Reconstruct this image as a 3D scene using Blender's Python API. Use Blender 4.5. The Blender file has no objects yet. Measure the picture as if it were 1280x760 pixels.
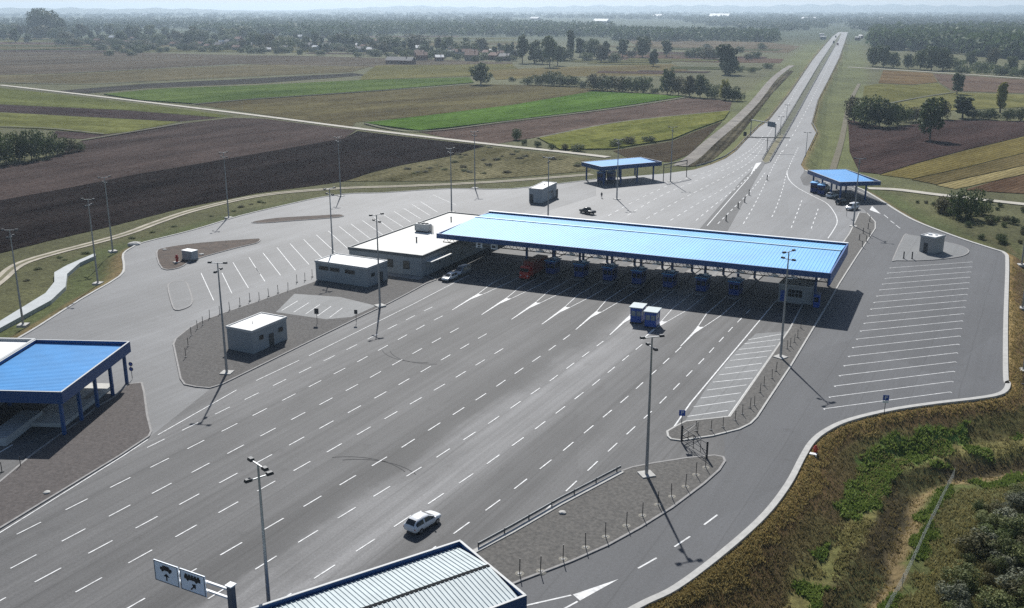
import bpy, bmesh, math, random
import numpy as np
from mathutils import Vector, Matrix, noise as mnoise
R_ = math.radians
rnd = random.Random(7)
sc = bpy.context.scene
COL = sc.collection

# ------------------------------------------------------------------ camera geometry (metres, +Y runs along the plaza lanes)
F, CX, CY, YH, H = 1254.0, 640.0, 380.0, 9.0, 54.0
PITCH = math.atan((CY - YH) / F)
YAW = math.atan(695 / math.hypot(F, CY - YH))
FW = Vector((-math.sin(YAW) * math.cos(PITCH), math.cos(YAW) * math.cos(PITCH), -math.sin(PITCH)))
RT = Vector((math.cos(YAW), math.sin(YAW), 0))
UP = RT.cross(FW)

def at(px, py, z=0.0):
    """photo pixel -> point on the horizontal plane at height z"""
    d = FW * F + RT * (px - CX) - UP * (py - CY)
    t = (z - H) / d.z
    return Vector((d.x * t, d.y * t, z))

def pix(p):
    d = Vector((p[0], p[1], p[2] - H)); k = d.dot(FW)
    return CX + F * d.dot(RT) / k, CY - F * d.dot(UP) / k

def size_at(p, npx):
    """metres that span npx pixels at point p"""
    return npx * Vector((p[0], p[1], p[2] - H)).dot(FW) / F

cam = bpy.data.objects.new('camera', bpy.data.cameras.new('camera'))
COL.objects.link(cam)
cam.location = (0, 0, H)
cam.rotation_euler = (math.pi / 2 - PITCH, 0, YAW)
cam.data.lens = F / 1280 * 36
cam.data.clip_start = 1
cam.data.clip_end = 60000
sc.camera = cam

# ------------------------------------------------------------------ light
SUN_EL, SUN_AZ = R_(41.6), R_(-33.2)           # azimuth clockwise from +Y
w = bpy.data.worlds.new('World'); sc.world = w; w.use_nodes = True
nt = w.node_tree
bg = nt.nodes['Background']
sky = nt.nodes.new('ShaderNodeTexSky'); sky.sky_type = 'NISHITA'; sky.sun_disc = False
sky.sun_elevation = SUN_EL; sky.sun_rotation = SUN_AZ % (2 * math.pi)
sky.air_density = 1.0; sky.dust_density = .9; sky.ozone_density = 2.2; sky.altitude = 100
nt.links.new(sky.outputs[0], bg.inputs[0]); bg.inputs[1].default_value = 0.07
ld = bpy.data.lights.new('sun', 'SUN'); ld.energy = 5.0; ld.angle = R_(0.55); ld.color = (1, .98, .94)
sun = bpy.data.objects.new('sun', ld); COL.objects.link(sun)
sd = Vector((math.sin(SUN_AZ) * math.cos(SUN_EL), math.cos(SUN_AZ) * math.cos(SUN_EL), math.sin(SUN_EL)))
sun.rotation_euler = sd.to_track_quat('Z', 'Y').to_euler()
sun.location = (0, 0, 300)
vs = sc.view_settings
vs.view_transform = 'Standard'; vs.look = 'None'; vs.gamma = 1; vs.exposure = 0.22
sc.cycles.max_bounces = 5; sc.cycles.diffuse_bounces = 3; sc.cycles.glossy_bounces = 2
sc.cycles.transparent_max_bounces = 6; sc.cycles.volume_bounces = 0
sc.cycles.use_denoising = False

# ------------------------------------------------------------------ materials
MATS = {}
def nodes(m):
    m.use_nodes = True
    t = m.node_tree
    return t, t.nodes['Principled BSDF']
def N(t, kind, **kw):
    n = t.nodes.new(kind)
    for k, v in kw.items():
        if k in n.inputs: n.inputs[k].default_value = v
        else: setattr(n, k, v)
    return n
def rgb(c): return (c[0], c[1], c[2], 1)

def mat(name, c, rough=.6, metal=0., var=.12, scale=1.0, bump=0., c2=None, spec=None, coord='obj'):
    """plain painted / built material with a little procedural unevenness"""
    if name in MATS: return MATS[name]
    m = bpy.data.materials.new(name); t, b = nodes(m); L = t.links.new
    if coord == 'obj':
        co = N(t, 'ShaderNodeTexCoord').outputs['Object']
    else:
        co = N(t, 'ShaderNodeNewGeometry').outputs['Position']
    no = N(t, 'ShaderNodeTexNoise', Scale=scale, Detail=6.0, Roughness=.62); L(co, no.inputs['Vector'])
    cr = N(t, 'ShaderNodeValToRGB')
    e = cr.color_ramp.elements
    lo = [x * (1 - var) for x in c]; hi = [min(1, x * (1 + var)) for x in (c2 or c)]
    e[0].position = .3; e[0].color = rgb(lo); e[1].position = .7; e[1].color = rgb(hi)
    L(no.outputs['Fac'], cr.inputs[0]); L(cr.outputs[0], b.inputs['Base Color'])
    b.inputs['Roughness'].default_value = rough; b.inputs['Metallic'].default_value = metal
    if spec is not None: b.inputs['Specular IOR Level'].default_value = spec
    if bump:
        bp = N(t, 'ShaderNodeBump', Strength=bump, Distance=.05); L(no.outputs['Fac'], bp.inputs['Height']); L(bp.outputs[0], b.inputs['Normal'])
    MATS[name] = m
    return m

def asphalt(name, base, streak=.22, patch=.2, wear=None, spec=.35, rough=.75, joint=3.05):
    """asphalt with tyre streaks along the lanes (world Y), patches and grain; wear = [(x, strength), ...] stops across the lanes"""
    m = bpy.data.materials.new(name); t, b = nodes(m); L = t.links.new
    pos = N(t, 'ShaderNodeNewGeometry').outputs['Position']
    mp = N(t, 'ShaderNodeMapping'); mp.inputs['Scale'].default_value = (1.1, .018, 1); L(pos, mp.inputs[0])
    n1 = N(t, 'ShaderNodeTexNoise', Scale=1.0, Detail=5.0, Roughness=.65, Distortion=.3); L(mp.outputs[0], n1.inputs['Vector'])
    n2 = N(t, 'ShaderNodeTexNoise', Scale=.06, Detail=7.0, Roughness=.6); L(pos, n2.inputs['Vector'])
    n3 = N(t, 'ShaderNodeTexNoise', Scale=3.5, Detail=4.0, Roughness=.8); L(pos, n3.inputs['Vector'])
    mp2 = N(t, 'ShaderNodeMapping'); mp2.inputs['Scale'].default_value = (.16, .006, 1); mp2.inputs['Location'].default_value = (3.1, 1.7, 0); L(pos, mp2.inputs[0])
    n4 = N(t, 'ShaderNodeTexNoise', Scale=1.0, Detail=3.0, Roughness=.5, Distortion=.2); L(mp2.outputs[0], n4.inputs['Vector'])
    def lin(src, lo, hi, amt):
        r = N(t, 'ShaderNodeMapRange'); L(src, r.inputs['Value'])
        r.inputs['From Min'].default_value = lo; r.inputs['From Max'].default_value = hi
        r.inputs['To Min'].default_value = 1 - amt; r.inputs['To Max'].default_value = 1 + amt
        return r.outputs[0]
    def mul(a, c):
        x = N(t, 'ShaderNodeMath', operation='MULTIPLY'); L(a, x.inputs[0]); L(c, x.inputs[1]); return x.outputs[0]
    v = mul(mul(lin(n1.outputs['Fac'], .3, .7, streak), lin(n2.outputs['Fac'], .3, .7, patch)), mul(lin(n3.outputs['Fac'], .25, .75, .30), lin(n4.outputs['Fac'], .35, .65, streak * .9)))
    if wear:
        sx = N(t, 'ShaderNodeSeparateXYZ'); L(pos, sx.inputs[0])
        dx = N(t, 'ShaderNodeMath', operation='MULTIPLY_ADD'); L(n2.outputs['Fac'], dx.inputs[0]); dx.inputs[1].default_value = 5.0; L(sx.outputs['X'], dx.inputs[2])
        mr = N(t, 'ShaderNodeMapRange'); L(dx.outputs[0], mr.inputs['Value']); mr.inputs['From Min'].default_value = -110 + 2.5; mr.inputs['From Max'].default_value = -30 + 2.5
        cr = N(t, 'ShaderNodeValToRGB'); L(mr.outputs[0], cr.inputs[0]); cr.color_ramp.interpolation = 'EASE'
        els = cr.color_ramp.elements
        while len(els) > 1: els.remove(els[-1])
        for i, (x, s) in enumerate(wear):
            p = (x + 110) / 80
            e = els[0] if i == 0 else els.new(p)
            e.position = p; e.color = (s * .5, s * .5, s * .5, 1)
        k = N(t, 'ShaderNodeMath', operation='MULTIPLY'); L(cr.outputs[0], k.inputs[0]); k.inputs[1].default_value = 2.0
        v = mul(v, k.outputs[0])
    # paving joints along the lanes, oil spots and pale repaired patches
    sj = N(t, 'ShaderNodeSeparateXYZ'); L(pos, sj.inputs[0])
    jx = N(t, 'ShaderNodeMath', operation='MULTIPLY_ADD'); L(n2.outputs['Fac'], jx.inputs[0]); jx.inputs[1].default_value = .8; L(sj.outputs['X'], jx.inputs[2])
    pp = N(t, 'ShaderNodeMath', operation='PINGPONG'); L(jx.outputs[0], pp.inputs[0]); pp.inputs[1].default_value = joint
    jr = N(t, 'ShaderNodeMapRange'); L(pp.outputs[0], jr.inputs['Value']); jr.inputs['From Min'].default_value = .03; jr.inputs['From Max'].default_value = .14; jr.inputs['To Min'].default_value = .80; jr.inputs['To Max'].default_value = 1.0
    n5 = N(t, 'ShaderNodeTexNoise', Scale=.33, Detail=5.0, Roughness=.6); L(pos, n5.inputs['Vector'])
    orr = N(t, 'ShaderNodeMapRange'); L(n5.outputs['Fac'], orr.inputs['Value']); orr.inputs['From Min'].default_value = .60; orr.inputs['From Max'].default_value = .72; orr.inputs['To Min'].default_value = 1.0; orr.inputs['To Max'].default_value = .80
    vo = N(t, 'ShaderNodeTexVoronoi', Scale=.045); mpv = N(t, 'ShaderNodeMapping'); mpv.inputs['Scale'].default_value = (1.6, .35, 1); L(pos, mpv.inputs[0]); L(mpv.outputs[0], vo.inputs['Vector'])
    vr = N(t, 'ShaderNodeMapRange'); sv = N(t, 'ShaderNodeSeparateColor'); L(vo.outputs['Color'], sv.inputs[0]); L(sv.outputs[0], vr.inputs['Value']); vr.inputs['To Min'].default_value = .93; vr.inputs['To Max'].default_value = 1.09
    v = mul(mul(v, jr.outputs[0]), mul(orr.outputs[0], vr.outputs[0]))
    mx = N(t, 'ShaderNodeVectorMath', operation='SCALE'); mx.inputs[0].default_value = base; L(v, mx.inputs['Scale'])
    L(mx.outputs[0], b.inputs['Base Color'])
    b.inputs['Roughness'].default_value = rough; b.inputs['Specular IOR Level'].default_value = spec
    bp = N(t, 'ShaderNodeBump', Strength=.35, Distance=.02); L(n3.outputs['Fac'], bp.inputs['Height']); L(bp.outputs[0], b.inputs['Normal'])
    MATS[name] = m
    return m

def field(name, c1, c2, ang=0., spacing=3.0, rows=.35, scale=.05, clod=.5, clod_scale=.5, c3=None):
    """farmland: two soil/plant colours in patches, rows at ang (deg clockwise from +Y), clods or leaves"""
    m = bpy.data.materials.new(name); t, b = nodes(m); L = t.links.new
    pos = N(t, 'ShaderNodeNewGeometry').outputs['Position']
    mp = N(t, 'ShaderNodeMapping'); mp.inputs['Rotation'].default_value = (0, 0, R_(ang)); L(pos, mp.inputs[0])
    mp2 = N(t, 'ShaderNodeMapping'); mp2.inputs['Scale'].default_value = (1.0, .22, 1); L(mp.outputs[0], mp2.inputs[0])
    n1 = N(t, 'ShaderNodeTexNoise', Scale=scale, Detail=8.0, Roughness=.68); L(mp2.outputs[0], n1.inputs['Vector'])
    n2 = N(t, 'ShaderNodeTexNoise', Scale=clod_scale, Detail=6.0, Roughness=.75); L(pos, n2.inputs['Vector'])
    wv = N(t, 'ShaderNodeTexWave', Scale=1.0 / spacing / 1.0 * .314 * 2, Distortion=1.6, Detail=3.0); wv.inputs['Detail Scale'].default_value = 2.2; L(mp.outputs[0], wv.inputs['Vector'])
    cr = N(t, 'ShaderNodeValToRGB'); e = cr.color_ramp.elements
    e[0].position = .34; e[0].color = rgb([x * .8 for x in c1]); e[1].position = .64; e[1].color = rgb([x * 1.12 for x in c2])
    if c3: x = e.new(.5); x.color = rgb(c3)
    L(n1.outputs['Fac'], cr.inputs[0])
    def lin(src, amt, lo=.25, hi=.75):
        r = N(t, 'ShaderNodeMapRange'); L(src, r.inputs['Value']); r.inputs['From Min'].default_value = lo; r.inputs['From Max'].default_value = hi
        r.inputs['To Min'].default_value = 1 - amt; r.inputs['To Max'].default_value = 1 + amt; return r.outputs[0]
    k = N(t, 'ShaderNodeMath', operation='MULTIPLY'); L(lin(n2.outputs['Fac'], clod), k.inputs[0]); L(lin(wv.outputs['Fac'], rows, 0, 1), k.inputs[1])
    mx = N(t, 'ShaderNodeVectorMath', operation='SCALE'); L(cr.outputs[0], mx.inputs[0]); L(k.outputs[0], mx.inputs['Scale'])
    L(mx.outputs[0], b.inputs['Base Color']); b.inputs['Roughness'].default_value = 1.0; b.inputs['Specular IOR Level'].default_value = .0
    bp = N(t, 'ShaderNodeBump', Strength=.8, Distance=.35); L(n2.outputs['Fac'], bp.inputs['Height']); L(bp.outputs[0], b.inputs['Normal'])
    MATS[name] = m
    return m

def leafmat(name, c, c2, var_scale=.6):
    m = bpy.data.materials.new(name); t, b = nodes(m); L = t.links.new
    co = N(t, 'ShaderNodeTexCoord').outputs['Object']
    n1 = N(t, 'ShaderNodeTexNoise', Scale=var_scale, Detail=4.0, Roughness=.7); L(co, n1.inputs['Vector'])
    oi = N(t, 'ShaderNodeObjectInfo')
    ad = N(t, 'ShaderNodeMath', operation='MULTIPLY_ADD'); L(oi.outputs['Random'], ad.inputs[0]); ad.inputs[1].default_value = .3; L(n1.outputs['Fac'], ad.inputs[2])
    cr = N(t, 'ShaderNodeValToRGB'); e = cr.color_ramp.elements
    e[0].position = .4; e[0].color = rgb(c); e[1].position = .9; e[1].color = rgb(c2)
    L(ad.outputs[0], cr.inputs[0]); L(cr.outputs[0], b.inputs['Base Color'])
    b.inputs['Roughness'].default_value = .7; b.inputs['Specular IOR Level'].default_value = .2
    tr = N(t, 'ShaderNodeBsdfTranslucent'); L(cr.outputs[0], tr.inputs[0])
    ms = N(t, 'ShaderNodeMixShader'); ms.inputs[0].default_value = .25
    L(b.outputs[0], ms.inputs[1]); L(tr.outputs[0], ms.inputs[2]); L(ms.outputs[0], t.nodes['Material Output'].inputs[0])
    MATS[name] = m
    return m

M_PLAZA = asphalt('plaza_asphalt', (.0875, .0865, .0865), streak=.24, patch=.17, wear=[(-109, 1.0), (-97, 1.02), (-84, 1.0), (-76, .97), (-71, .84), (-67.5, .70), (-65.2, .76), (-63.8, 1.35), (-62.2, 1.85), (-59.5, 2.15), (-56.5, 1.8), (-53.4, 1.05), (-49, .9), (-43, .92), (-32, .98)])
M_LOT = asphalt('pale_lot_asphalt', (.108, .110, .114), streak=.16, patch=.2, spec=.4, rough=.68)
M_HIGHWAY = asphalt('highway_asphalt', (.118, .120, .124), streak=.14, patch=.12, spec=.45, rough=.64)
M_RPARK = asphalt('dark_lane_asphalt', (.078, .080, .085), streak=.07, patch=.1)
M_HATCH = asphalt('hatched_bay_asphalt', (.165, .168, .168), streak=.05, patch=.12)
M_DARKLANE = asphalt('dark_strip_asphalt', (.08, .08, .08), streak=.1, patch=.12)
M_GRAVEL = mat('brown_gravel', (.066, .062, .059), .95, var=.22, scale=2.6, bump=.5, c2=(.10, .094, .088), coord='pos')
M_GRAVEL2 = mat('grey_gravel', (.078, .075, .070), .95, var=.22, scale=2.4, bump=.5, c2=(.115, .108, .098), coord='pos')
M_REDSOIL = mat('rusty_soil', (.045, .032, .024), .95, var=.35, scale=.6, bump=.5, c2=(.075, .052, .038), coord='pos')
M_KERB = mat('kerb_concrete', (.42, .41, .385), .85, var=.15, scale=1.2, coord='pos')
M_GREYKERB = mat('grey_kerb_concrete', (.26, .25, .24), .85, var=.2, scale=1.2, coord='pos')
M_CONC = mat('concrete', (.36, .355, .34), .85, var=.18, scale=.6, coord='pos')
M_PAINT = mat('road_paint', (.52, .52, .51), .7, var=.25, scale=1.3, c2=(.66, .66, .65), coord='pos')
M_PAINT2 = mat('worn_road_paint', (.40, .40, .395), .7, var=.3, scale=1.5, coord='pos')
M_TRACK = mat('dirt_track', (.33, .29, .225), .95, var=.2, scale=.3, c2=(.38, .34, .27), coord='pos')
M_TRACK2 = mat('pale_track', (.42, .39, .33), .95, var=.15, scale=.2, coord='pos')
M_DIRT = mat('grey_dirt_road', (.13, .115, .10), .95, var=.25, scale=.15, c2=(.19, .17, .145), coord='pos')
M_NAVY = mat('navy_blue_panel', (.006, .062, .20), .42, var=.06, scale=.4)
M_BLUEROOF = mat('blue_metal_roof', (.11, .39, .74), .58, metal=.0, var=.13, scale=.12)
M_DEEPROOF = mat('deep_blue_metal_roof', (.020, .235, .56), .6, metal=.0, var=.12, scale=.2, spec=.3)
M_PALEROOF = mat('pale_metal_roof', (.40, .46, .47), .6, metal=.0, var=.10, scale=.5)
M_BOOTHBLUE = mat('booth_blue', (.008, .07, .33), .4, var=.08, scale=.8)
M_STEEL = mat('galvanised_steel', (.33, .34, .35), .45, metal=.6, var=.12, scale=2)
M_DARKSTEEL = mat('dark_steel', (.035, .038, .043), .5, metal=.3, var=.15, scale=2)
M_BLUESTEEL = mat('blue_steel_column', (.008, .07, .22), .45, var=.08, scale=1)
M_WALLGREY = mat('grey_blue_cladding', (.29, .31, .32), .6, var=.07, scale=.5)
M_WALLLIGHT = mat('light_grey_cladding', (.42, .43, .43), .6, var=.06, scale=.5)
M_WHITEROOF = mat('white_roof_membrane', (.72, .715, .69), .7, var=.06, scale=.3)
M_CREAM = mat('cream_roof_membrane', (.66, .645, .60), .75, var=.07, scale=.25)
M_GLASS = mat('dark_glass', (.012, .015, .018), .08, var=.1, spec=.6)
M_PLAINGLASS = mat('pale_glass', (.20, .24, .26), .1, var=.1, spec=.6)
M_DOOR = mat('dark_door', (.05, .055, .06), .5, var=.1)
M_WHITE = mat('white_panel', (.74, .75, .75), .5, var=.05)
M_BLACK = mat('black_plastic', (.012, .012, .013), .6, var=.1)
M_RED = mat('red_paint', (.42, .035, .02), .4, var=.08)
M_SIGNBLUE = mat('sign_blue', (.012, .07, .36), .45, var=.05)
M_SIGNGREY = mat('sign_face_pale', (.82, .87, .92), .5, var=.04)
M_TYRE = mat('tyre_rubber', (.014, .014, .015), .8, var=.1)
M_RIM = mat('rim_alloy', (.38, .39, .40), .35, metal=.8, var=.08)
M_LAMP = mat('headlamp_glass', (.55, .57, .58), .12, var=.05)
M_TAIL = mat('tail_lamp_red', (.28, .012, .01), .2, var=.05)
M_BARK = mat('bark', (.07, .055, .042), .9, var=.3, scale=2)
M_SKIN = mat('skin', (.42, .26, .19), .6)
M_CLOTH = mat('dark_clothing', (.03, .032, .045), .8)
LEAF = dict(
    dark=leafmat('dark_foliage', (.030, .050, .016), (.092, .125, .040)),
    mid=leafmat('green_foliage', (.042, .066, .018), (.125, .155, .048)),
    olive=leafmat('olive_foliage', (.045, .046, .018), (.115, .105, .042)),
    yellow=leafmat('yellowing_foliage', (.18, .17, .025), (.36, .34, .06)),
    pale=leafmat('grey_green_foliage', (.07, .08, .05), (.24, .25, .17)))

# ------------------------------------------------------------------ mesh helper
class MB:
    def __init__(s): s.v = []; s.f = []
    def quad(s, *p):
        n = len(s.v); s.v += [tuple(x) for x in p]; s.f.append(tuple(range(n, n + len(p)))); return s
    def box(s, c, d, rz=0., top=None):
        """box centred at c (x, y, z of its bottom), size d; top = (sx, sy) scale of the top face"""
        x, y, z = c; a, b, h = d[0] / 2, d[1] / 2, d[2]; cs, sn = math.cos(rz), math.sin(rz)
        tx, ty = top or (1, 1)
        n = len(s.v)
        for (kx, ky, zz) in ((a, b, z), (a * tx, b * ty, z + h)):
            for sx, sy in ((-1, -1), (1, -1), (1, 1), (-1, 1)):
                X, Y = sx * kx, sy * ky
                s.v.append((x + X * cs - Y * sn, y + X * sn + Y * cs, zz))
        for f in ((3, 2, 1, 0), (4, 5, 6, 7), (0, 1, 5, 4), (1, 2, 6, 5), (2, 3, 7, 6), (3, 0, 4, 7)):
            s.f.append(tuple(n + i for i in f))
        return s
    def prism(s, poly, z0, z1):
        n = len(s.v); k = len(poly)
        ar = sum(poly[i][0] * poly[(i + 1) % k][1] - poly[(i + 1) % k][0] * poly[i][1] for i in range(k))
        if ar < 0: poly = list(poly)[::-1]
        s.v += [(p[0], p[1], z0) for p in poly] + [(p[0], p[1], z1) for p in poly]
        s.f.append(tuple(n + k + i for i in range(k))); s.f.append(tuple(n + k - 1 - i for i in range(k)))
        for i in range(k):
            j = (i + 1) % k
            s.f.append((n + i, n + j, n + k + j, n + k + i))
        return s
    def tube(s, p, q, r0, r1=None, n=8, caps=True):
        r1 = r0 if r1 is None else r1
        p, q = Vector(p), Vector(q); d = (q - p).normalized()
        u = d.orthogonal().normalized(); v = d.cross(u); b = len(s.v)
        for c, r in ((p, r0), (q, r1)):
            for i in range(n):
                a = 2 * math.pi * i / n
                s.v.append(tuple(c + (u * math.cos(a) + v * math.sin(a)) * r))
        for i in range(n):
            j = (i + 1) % n
            s.f.append((b + i, b + j, b + n + j, b + n + i))
        if caps:
            s.f.append(tuple(b + n - 1 - i for i in range(n))); s.f.append(tuple(b + n + i for i in range(n)))
        return s
    def bar(s, p, q, wd, ht):
        """rectangular bar from p to q, centred on the line"""
        p, q = Vector(p), Vector(q); d = (q - p).normalized()
        side = d.cross(Vector((0, 0, 1)))
        side = Vector((1, 0, 0)) if side.length < 1e-4 else side.normalized()
        up = side.cross(d); b = len(s.v)
        for c in (p, q):
            for x, y in ((-1, -1), (1, -1), (1, 1), (-1, 1)):
                s.v.append(tuple(c + side * (x * wd / 2) + up * (y * ht / 2)))
        for f in ((3, 2, 1, 0), (4, 5, 6, 7), (0, 1, 5, 4), (1, 2, 6, 5), (2, 3, 7, 6), (3, 0, 4, 7)):
            s.f.append(tuple(b + i for i in f))
        return s
    def sweep(s, pts, wd, z0, z1, closed=False, off=0.):
        """rectangular section of width wd between z0 and z1 along a 2-D polyline"""
        k = len(pts); P = [Vector((p[0], p[1])) for p in pts]; b = len(s.v)
        for i in range(k):
            a = P[i - 1] if (i or closed) else P[i]; c = P[(i + 1) % k] if (i < k - 1 or closed) else P[i]
            d1 = (P[i] - a); d2 = (c - P[i])
            d1 = d1.normalized() if d1.length > 1e-6 else d2.normalized()
            d2 = d2.normalized() if d2.length > 1e-6 else d1
            d = (d1 + d2)
            d = d.normalized() if d.length > 1e-3 else d1
            nn = Vector((-d.y, d.x)); kk = 1 / max(.5, nn.dot(Vector((-d1.y, d1.x))))
            for o, z in ((-wd / 2 + off, z0), (wd / 2 + off, z0), (wd / 2 + off, z1), (-wd / 2 + off, z1)):
                q = P[i] + nn * (o * kk); s.v.append((q.x, q.y, z))
        for i in range(k if closed else k - 1):
            j = (i + 1) % k
            for e in range(4):
                g = (e + 1) % 4
                s.f.append((b + i * 4 + e, b + i * 4 + g, b + j * 4 + g, b + j * 4 + e))
        if not closed:
            s.f.append((b + 3, b + 2, b + 1, b)); e = b + (k - 1) * 4; s.f.append((e, e + 1, e + 2, e + 3))
        return s
    def ribbon(s, pts, wd, z):
        k = len(pts); P = [Vector((p[0], p[1])) for p in pts]; b = len(s.v)
        for i in range(k):
            a = P[max(0, i - 1)]; c = P[min(k - 1, i + 1)]; d = (c - a).normalized()
            ww = wd[i] if isinstance(wd, (list, tuple)) else wd
            nn = Vector((-d.y, d.x)) * ww / 2
            zz = z[i] if isinstance(z, (list, tuple)) else z
            for q in (P[i] - nn, P[i] + nn): s.v.append((q.x, q.y, zz))
        for i in range(k - 1): s.f.append((b + 2 * i, b + 2 * i + 2, b + 2 * i + 3, b + 2 * i + 1))
        return s
    def build(s, name, m, parent=None, smooth=False, loc=None):
        me = bpy.data.meshes.new(name)
        vv = s.v
        if loc is not None:
            vv = [(x - loc[0], y - loc[1], z - loc[2]) for x, y, z in s.v]
        me.from_pydata(vv, [], s.f); me.update()
        if m is not None: me.materials.append(m)
        if smooth:
            for p in me.polygons: p.use_smooth = True
        o = bpy.data.objects.new(name, me); COL.objects.link(o)
        if parent is not None: o.parent = parent
        elif loc is not None: o.location = loc
        return o

def tag(o, label=None, cat=None, group=None, kind=None):
    if label: o['label'] = label
    if cat: o['category'] = cat
    if group: o['group'] = group
    if kind: o['kind'] = kind
    return o
def thing(name, label, cat, loc=(0, 0, 0), rz=0., group=None):
    o = bpy.data.objects.new(name, None); COL.objects.link(o)
    o.location = loc; o.rotation_euler = (0, 0, rz); o.empty_display_size = .5
    return tag(o, label, cat, group)
def copy_tree(o, parent=None):
    c = o.copy(); COL.objects.link(c)
    if parent is not None: c.parent = parent
    for ch in list(o.children): copy_tree(ch, c)
    return c
def struct(name, mb, m): return tag(mb.build(name, m), kind='structure')
def W2(pts, z=0.): return [tuple(at(x, y, z)[:2]) for x, y in pts]
def smooth_line(pts, n=4, closed=False):
    """Catmull-Rom through 2-D points"""
    P = [Vector(p[:2]) for p in pts]; k = len(P); out = []
    for i in range(k if closed else k - 1):
        p0 = P[(i - 1) % k] if closed or i else P[i]; p1 = P[i]; p2 = P[(i + 1) % k]; p3 = P[(i + 2) % k] if closed or i + 2 < k else P[(i + 1) % k]
        for j in range(n):
            t = j / n
            q = .5 * ((2 * p1) + (p2 - p0) * t + (2 * p0 - 5 * p1 + 4 * p2 - p3) * t * t + (3 * p1 - p0 - 3 * p2 + p3) * t ** 3)
            out.append((q.x, q.y))
    if not closed: out.append(tuple(P[-1]))
    return out
ORD = ['first', 'second', 'third', 'fourth', 'fifth', 'sixth', 'seventh', 'eighth', 'ninth', 'tenth', 'eleventh', 'twelfth', 'thirteenth', 'fourteenth', 'fifteenth', 'sixteenth', 'seventeenth', 'eighteenth', 'nineteenth', 'twentieth']
ORD += ['twenty-' + x for x in ORD[:9]] + ['thirtieth'] + ['thirty-' + x for x in ORD[:9]] + ['fortieth'] + ['forty-' + x for x in ORD[:9]] + ['fiftieth'] + ['fifty-' + x for x in ORD[:9]] + ['sixtieth'] + ['sixty-' + x for x in ORD[:9]]
for w1 in ('seventy', 'eighty', 'ninety'): ORD += [w1[:-1] + 'ieth'] + [w1 + '-' + x for x in ORD[:9]]
ORD += ['hundredth'] + ['hundred-and-' + x for x in ORD[:30]]

# ================================================================== GROUND
RIGHT_EDGE = [(560, 905), (690, 822), (795, 760), (845, 735), (905, 690), (955, 645), (985, 606), (1003, 572), (1015, 553), (1032, 539), (1060, 526), (1110, 513.5), (1165, 505), (1220, 498.5), (1246, 494), (1257, 488), (1260, 479), (1257, 470), (1257, 400), (1259, 330), (1256, 317), (1240, 311), (1200, 298), (1150, 279), (1125, 266), (1100, 250), (1080, 238), (1050, 226), (1020, 219), (1006, 213), (1001, 206), (1006, 195), (1010, 187), (1020, 166), (1014, 155), (1022, 125), (1035, 100), (1049, 72), (1056, 52), (1060, 40)]
LEFT_EDGE = [(1048, 40), (1040, 46), (1024, 65), (1015, 76), (985, 120), (960, 151), (947, 160), (933, 174), (918, 190), (905, 199), (888, 206), (868, 212), (830, 217), (745, 224), (640, 236), (560, 236), (480, 241), (440, 242), (400, 247), (350, 258), (300, 270), (240, 288), (180, 303), (166, 309), (154, 318), (155, 333), (149, 346), (100, 375), (50, 407), (23, 423)]
right_w, left_w = W2(RIGHT_EDGE), W2(LEFT_EDGE)
right_s = smooth_line(right_w[:27], 5) + right_w[27:]
PAVE = right_s + left_w + [(-155, 78), (-172, 45), (-172, 18), (-40, 18)]

def seg_dist(px, py, poly, closed=True):
    d2 = np.full(px.shape, 1e18); k = len(poly)
    for i in range(k if closed else k - 1):
        ax, ay = poly[i]; bx, by = poly[(i + 1) % k]
        dx, dy = bx - ax, by - ay; L2 = dx * dx + dy * dy + 1e-12
        t = np.clip(((px - ax) * dx + (py - ay) * dy) / L2, 0, 1)
        d2 = np.minimum(d2, (px - ax - t * dx) ** 2 + (py - ay - t * dy) ** 2)
    return np.sqrt(d2)
def inside(px, py, poly):
    r = np.zeros(px.shape, bool); k = len(poly)
    for i in range(k):
        ax, ay = poly[i]; bx, by = poly[(i + 1) % k]
        if ay == by: continue
        c = ((ay > py) != (by > py)) & (px < (bx - ax) * (py - ay) / (by - ay) + ax)
        r ^= c
    return r
def vnoise(x, y, s, seed=0):
    """cheap smooth value noise, numpy"""
    x, y = x / s + seed * 17.3, y / s + seed * 9.1
    xi, yi = np.floor(x).astype(int), np.floor(y).astype(int); fx, fy = x - xi, y - yi
    fx, fy = fx * fx * (3 - 2 * fx), fy * fy * (3 - 2 * fy)
    def hsh(a, b):
        v = np.sin(a * 127.1 + b * 311.7 + seed * 74.7) * 43758.5453
        return v - np.floor(v)
    return (hsh(xi, yi) * (1 - fx) + hsh(xi + 1, yi) * fx) * (1 - fy) + (hsh(xi, yi + 1) * (1 - fx) + hsh(xi + 1, yi + 1) * fx) * fy
Z0 = -2.2
def sstep(a, b, x): t = np.clip((x - a) / (b - a), 0, 1); return t * t * (3 - 2 * t)
RD = [-50, 0, 1.2, 7, 10.5, 14, 15, 16.5, 20, 40, 400]
RZ = [-.35, -.1, -.18, -3.2, -3.35, -4.9, -5.0, -4.3, -4.1, -3.9, -3.6]
def warp(d): return np.where(d < 7, d, 7 + (d - 7) * 1.28)
def rweight(x, y): return (1 - sstep(245, 290, y)) * sstep(-75, -55, x)
DITCH = W2([(100, 325), (86, 335), (74, 350), (60, 372), (0, 406), (-60, 440)], -1.8)
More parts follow.
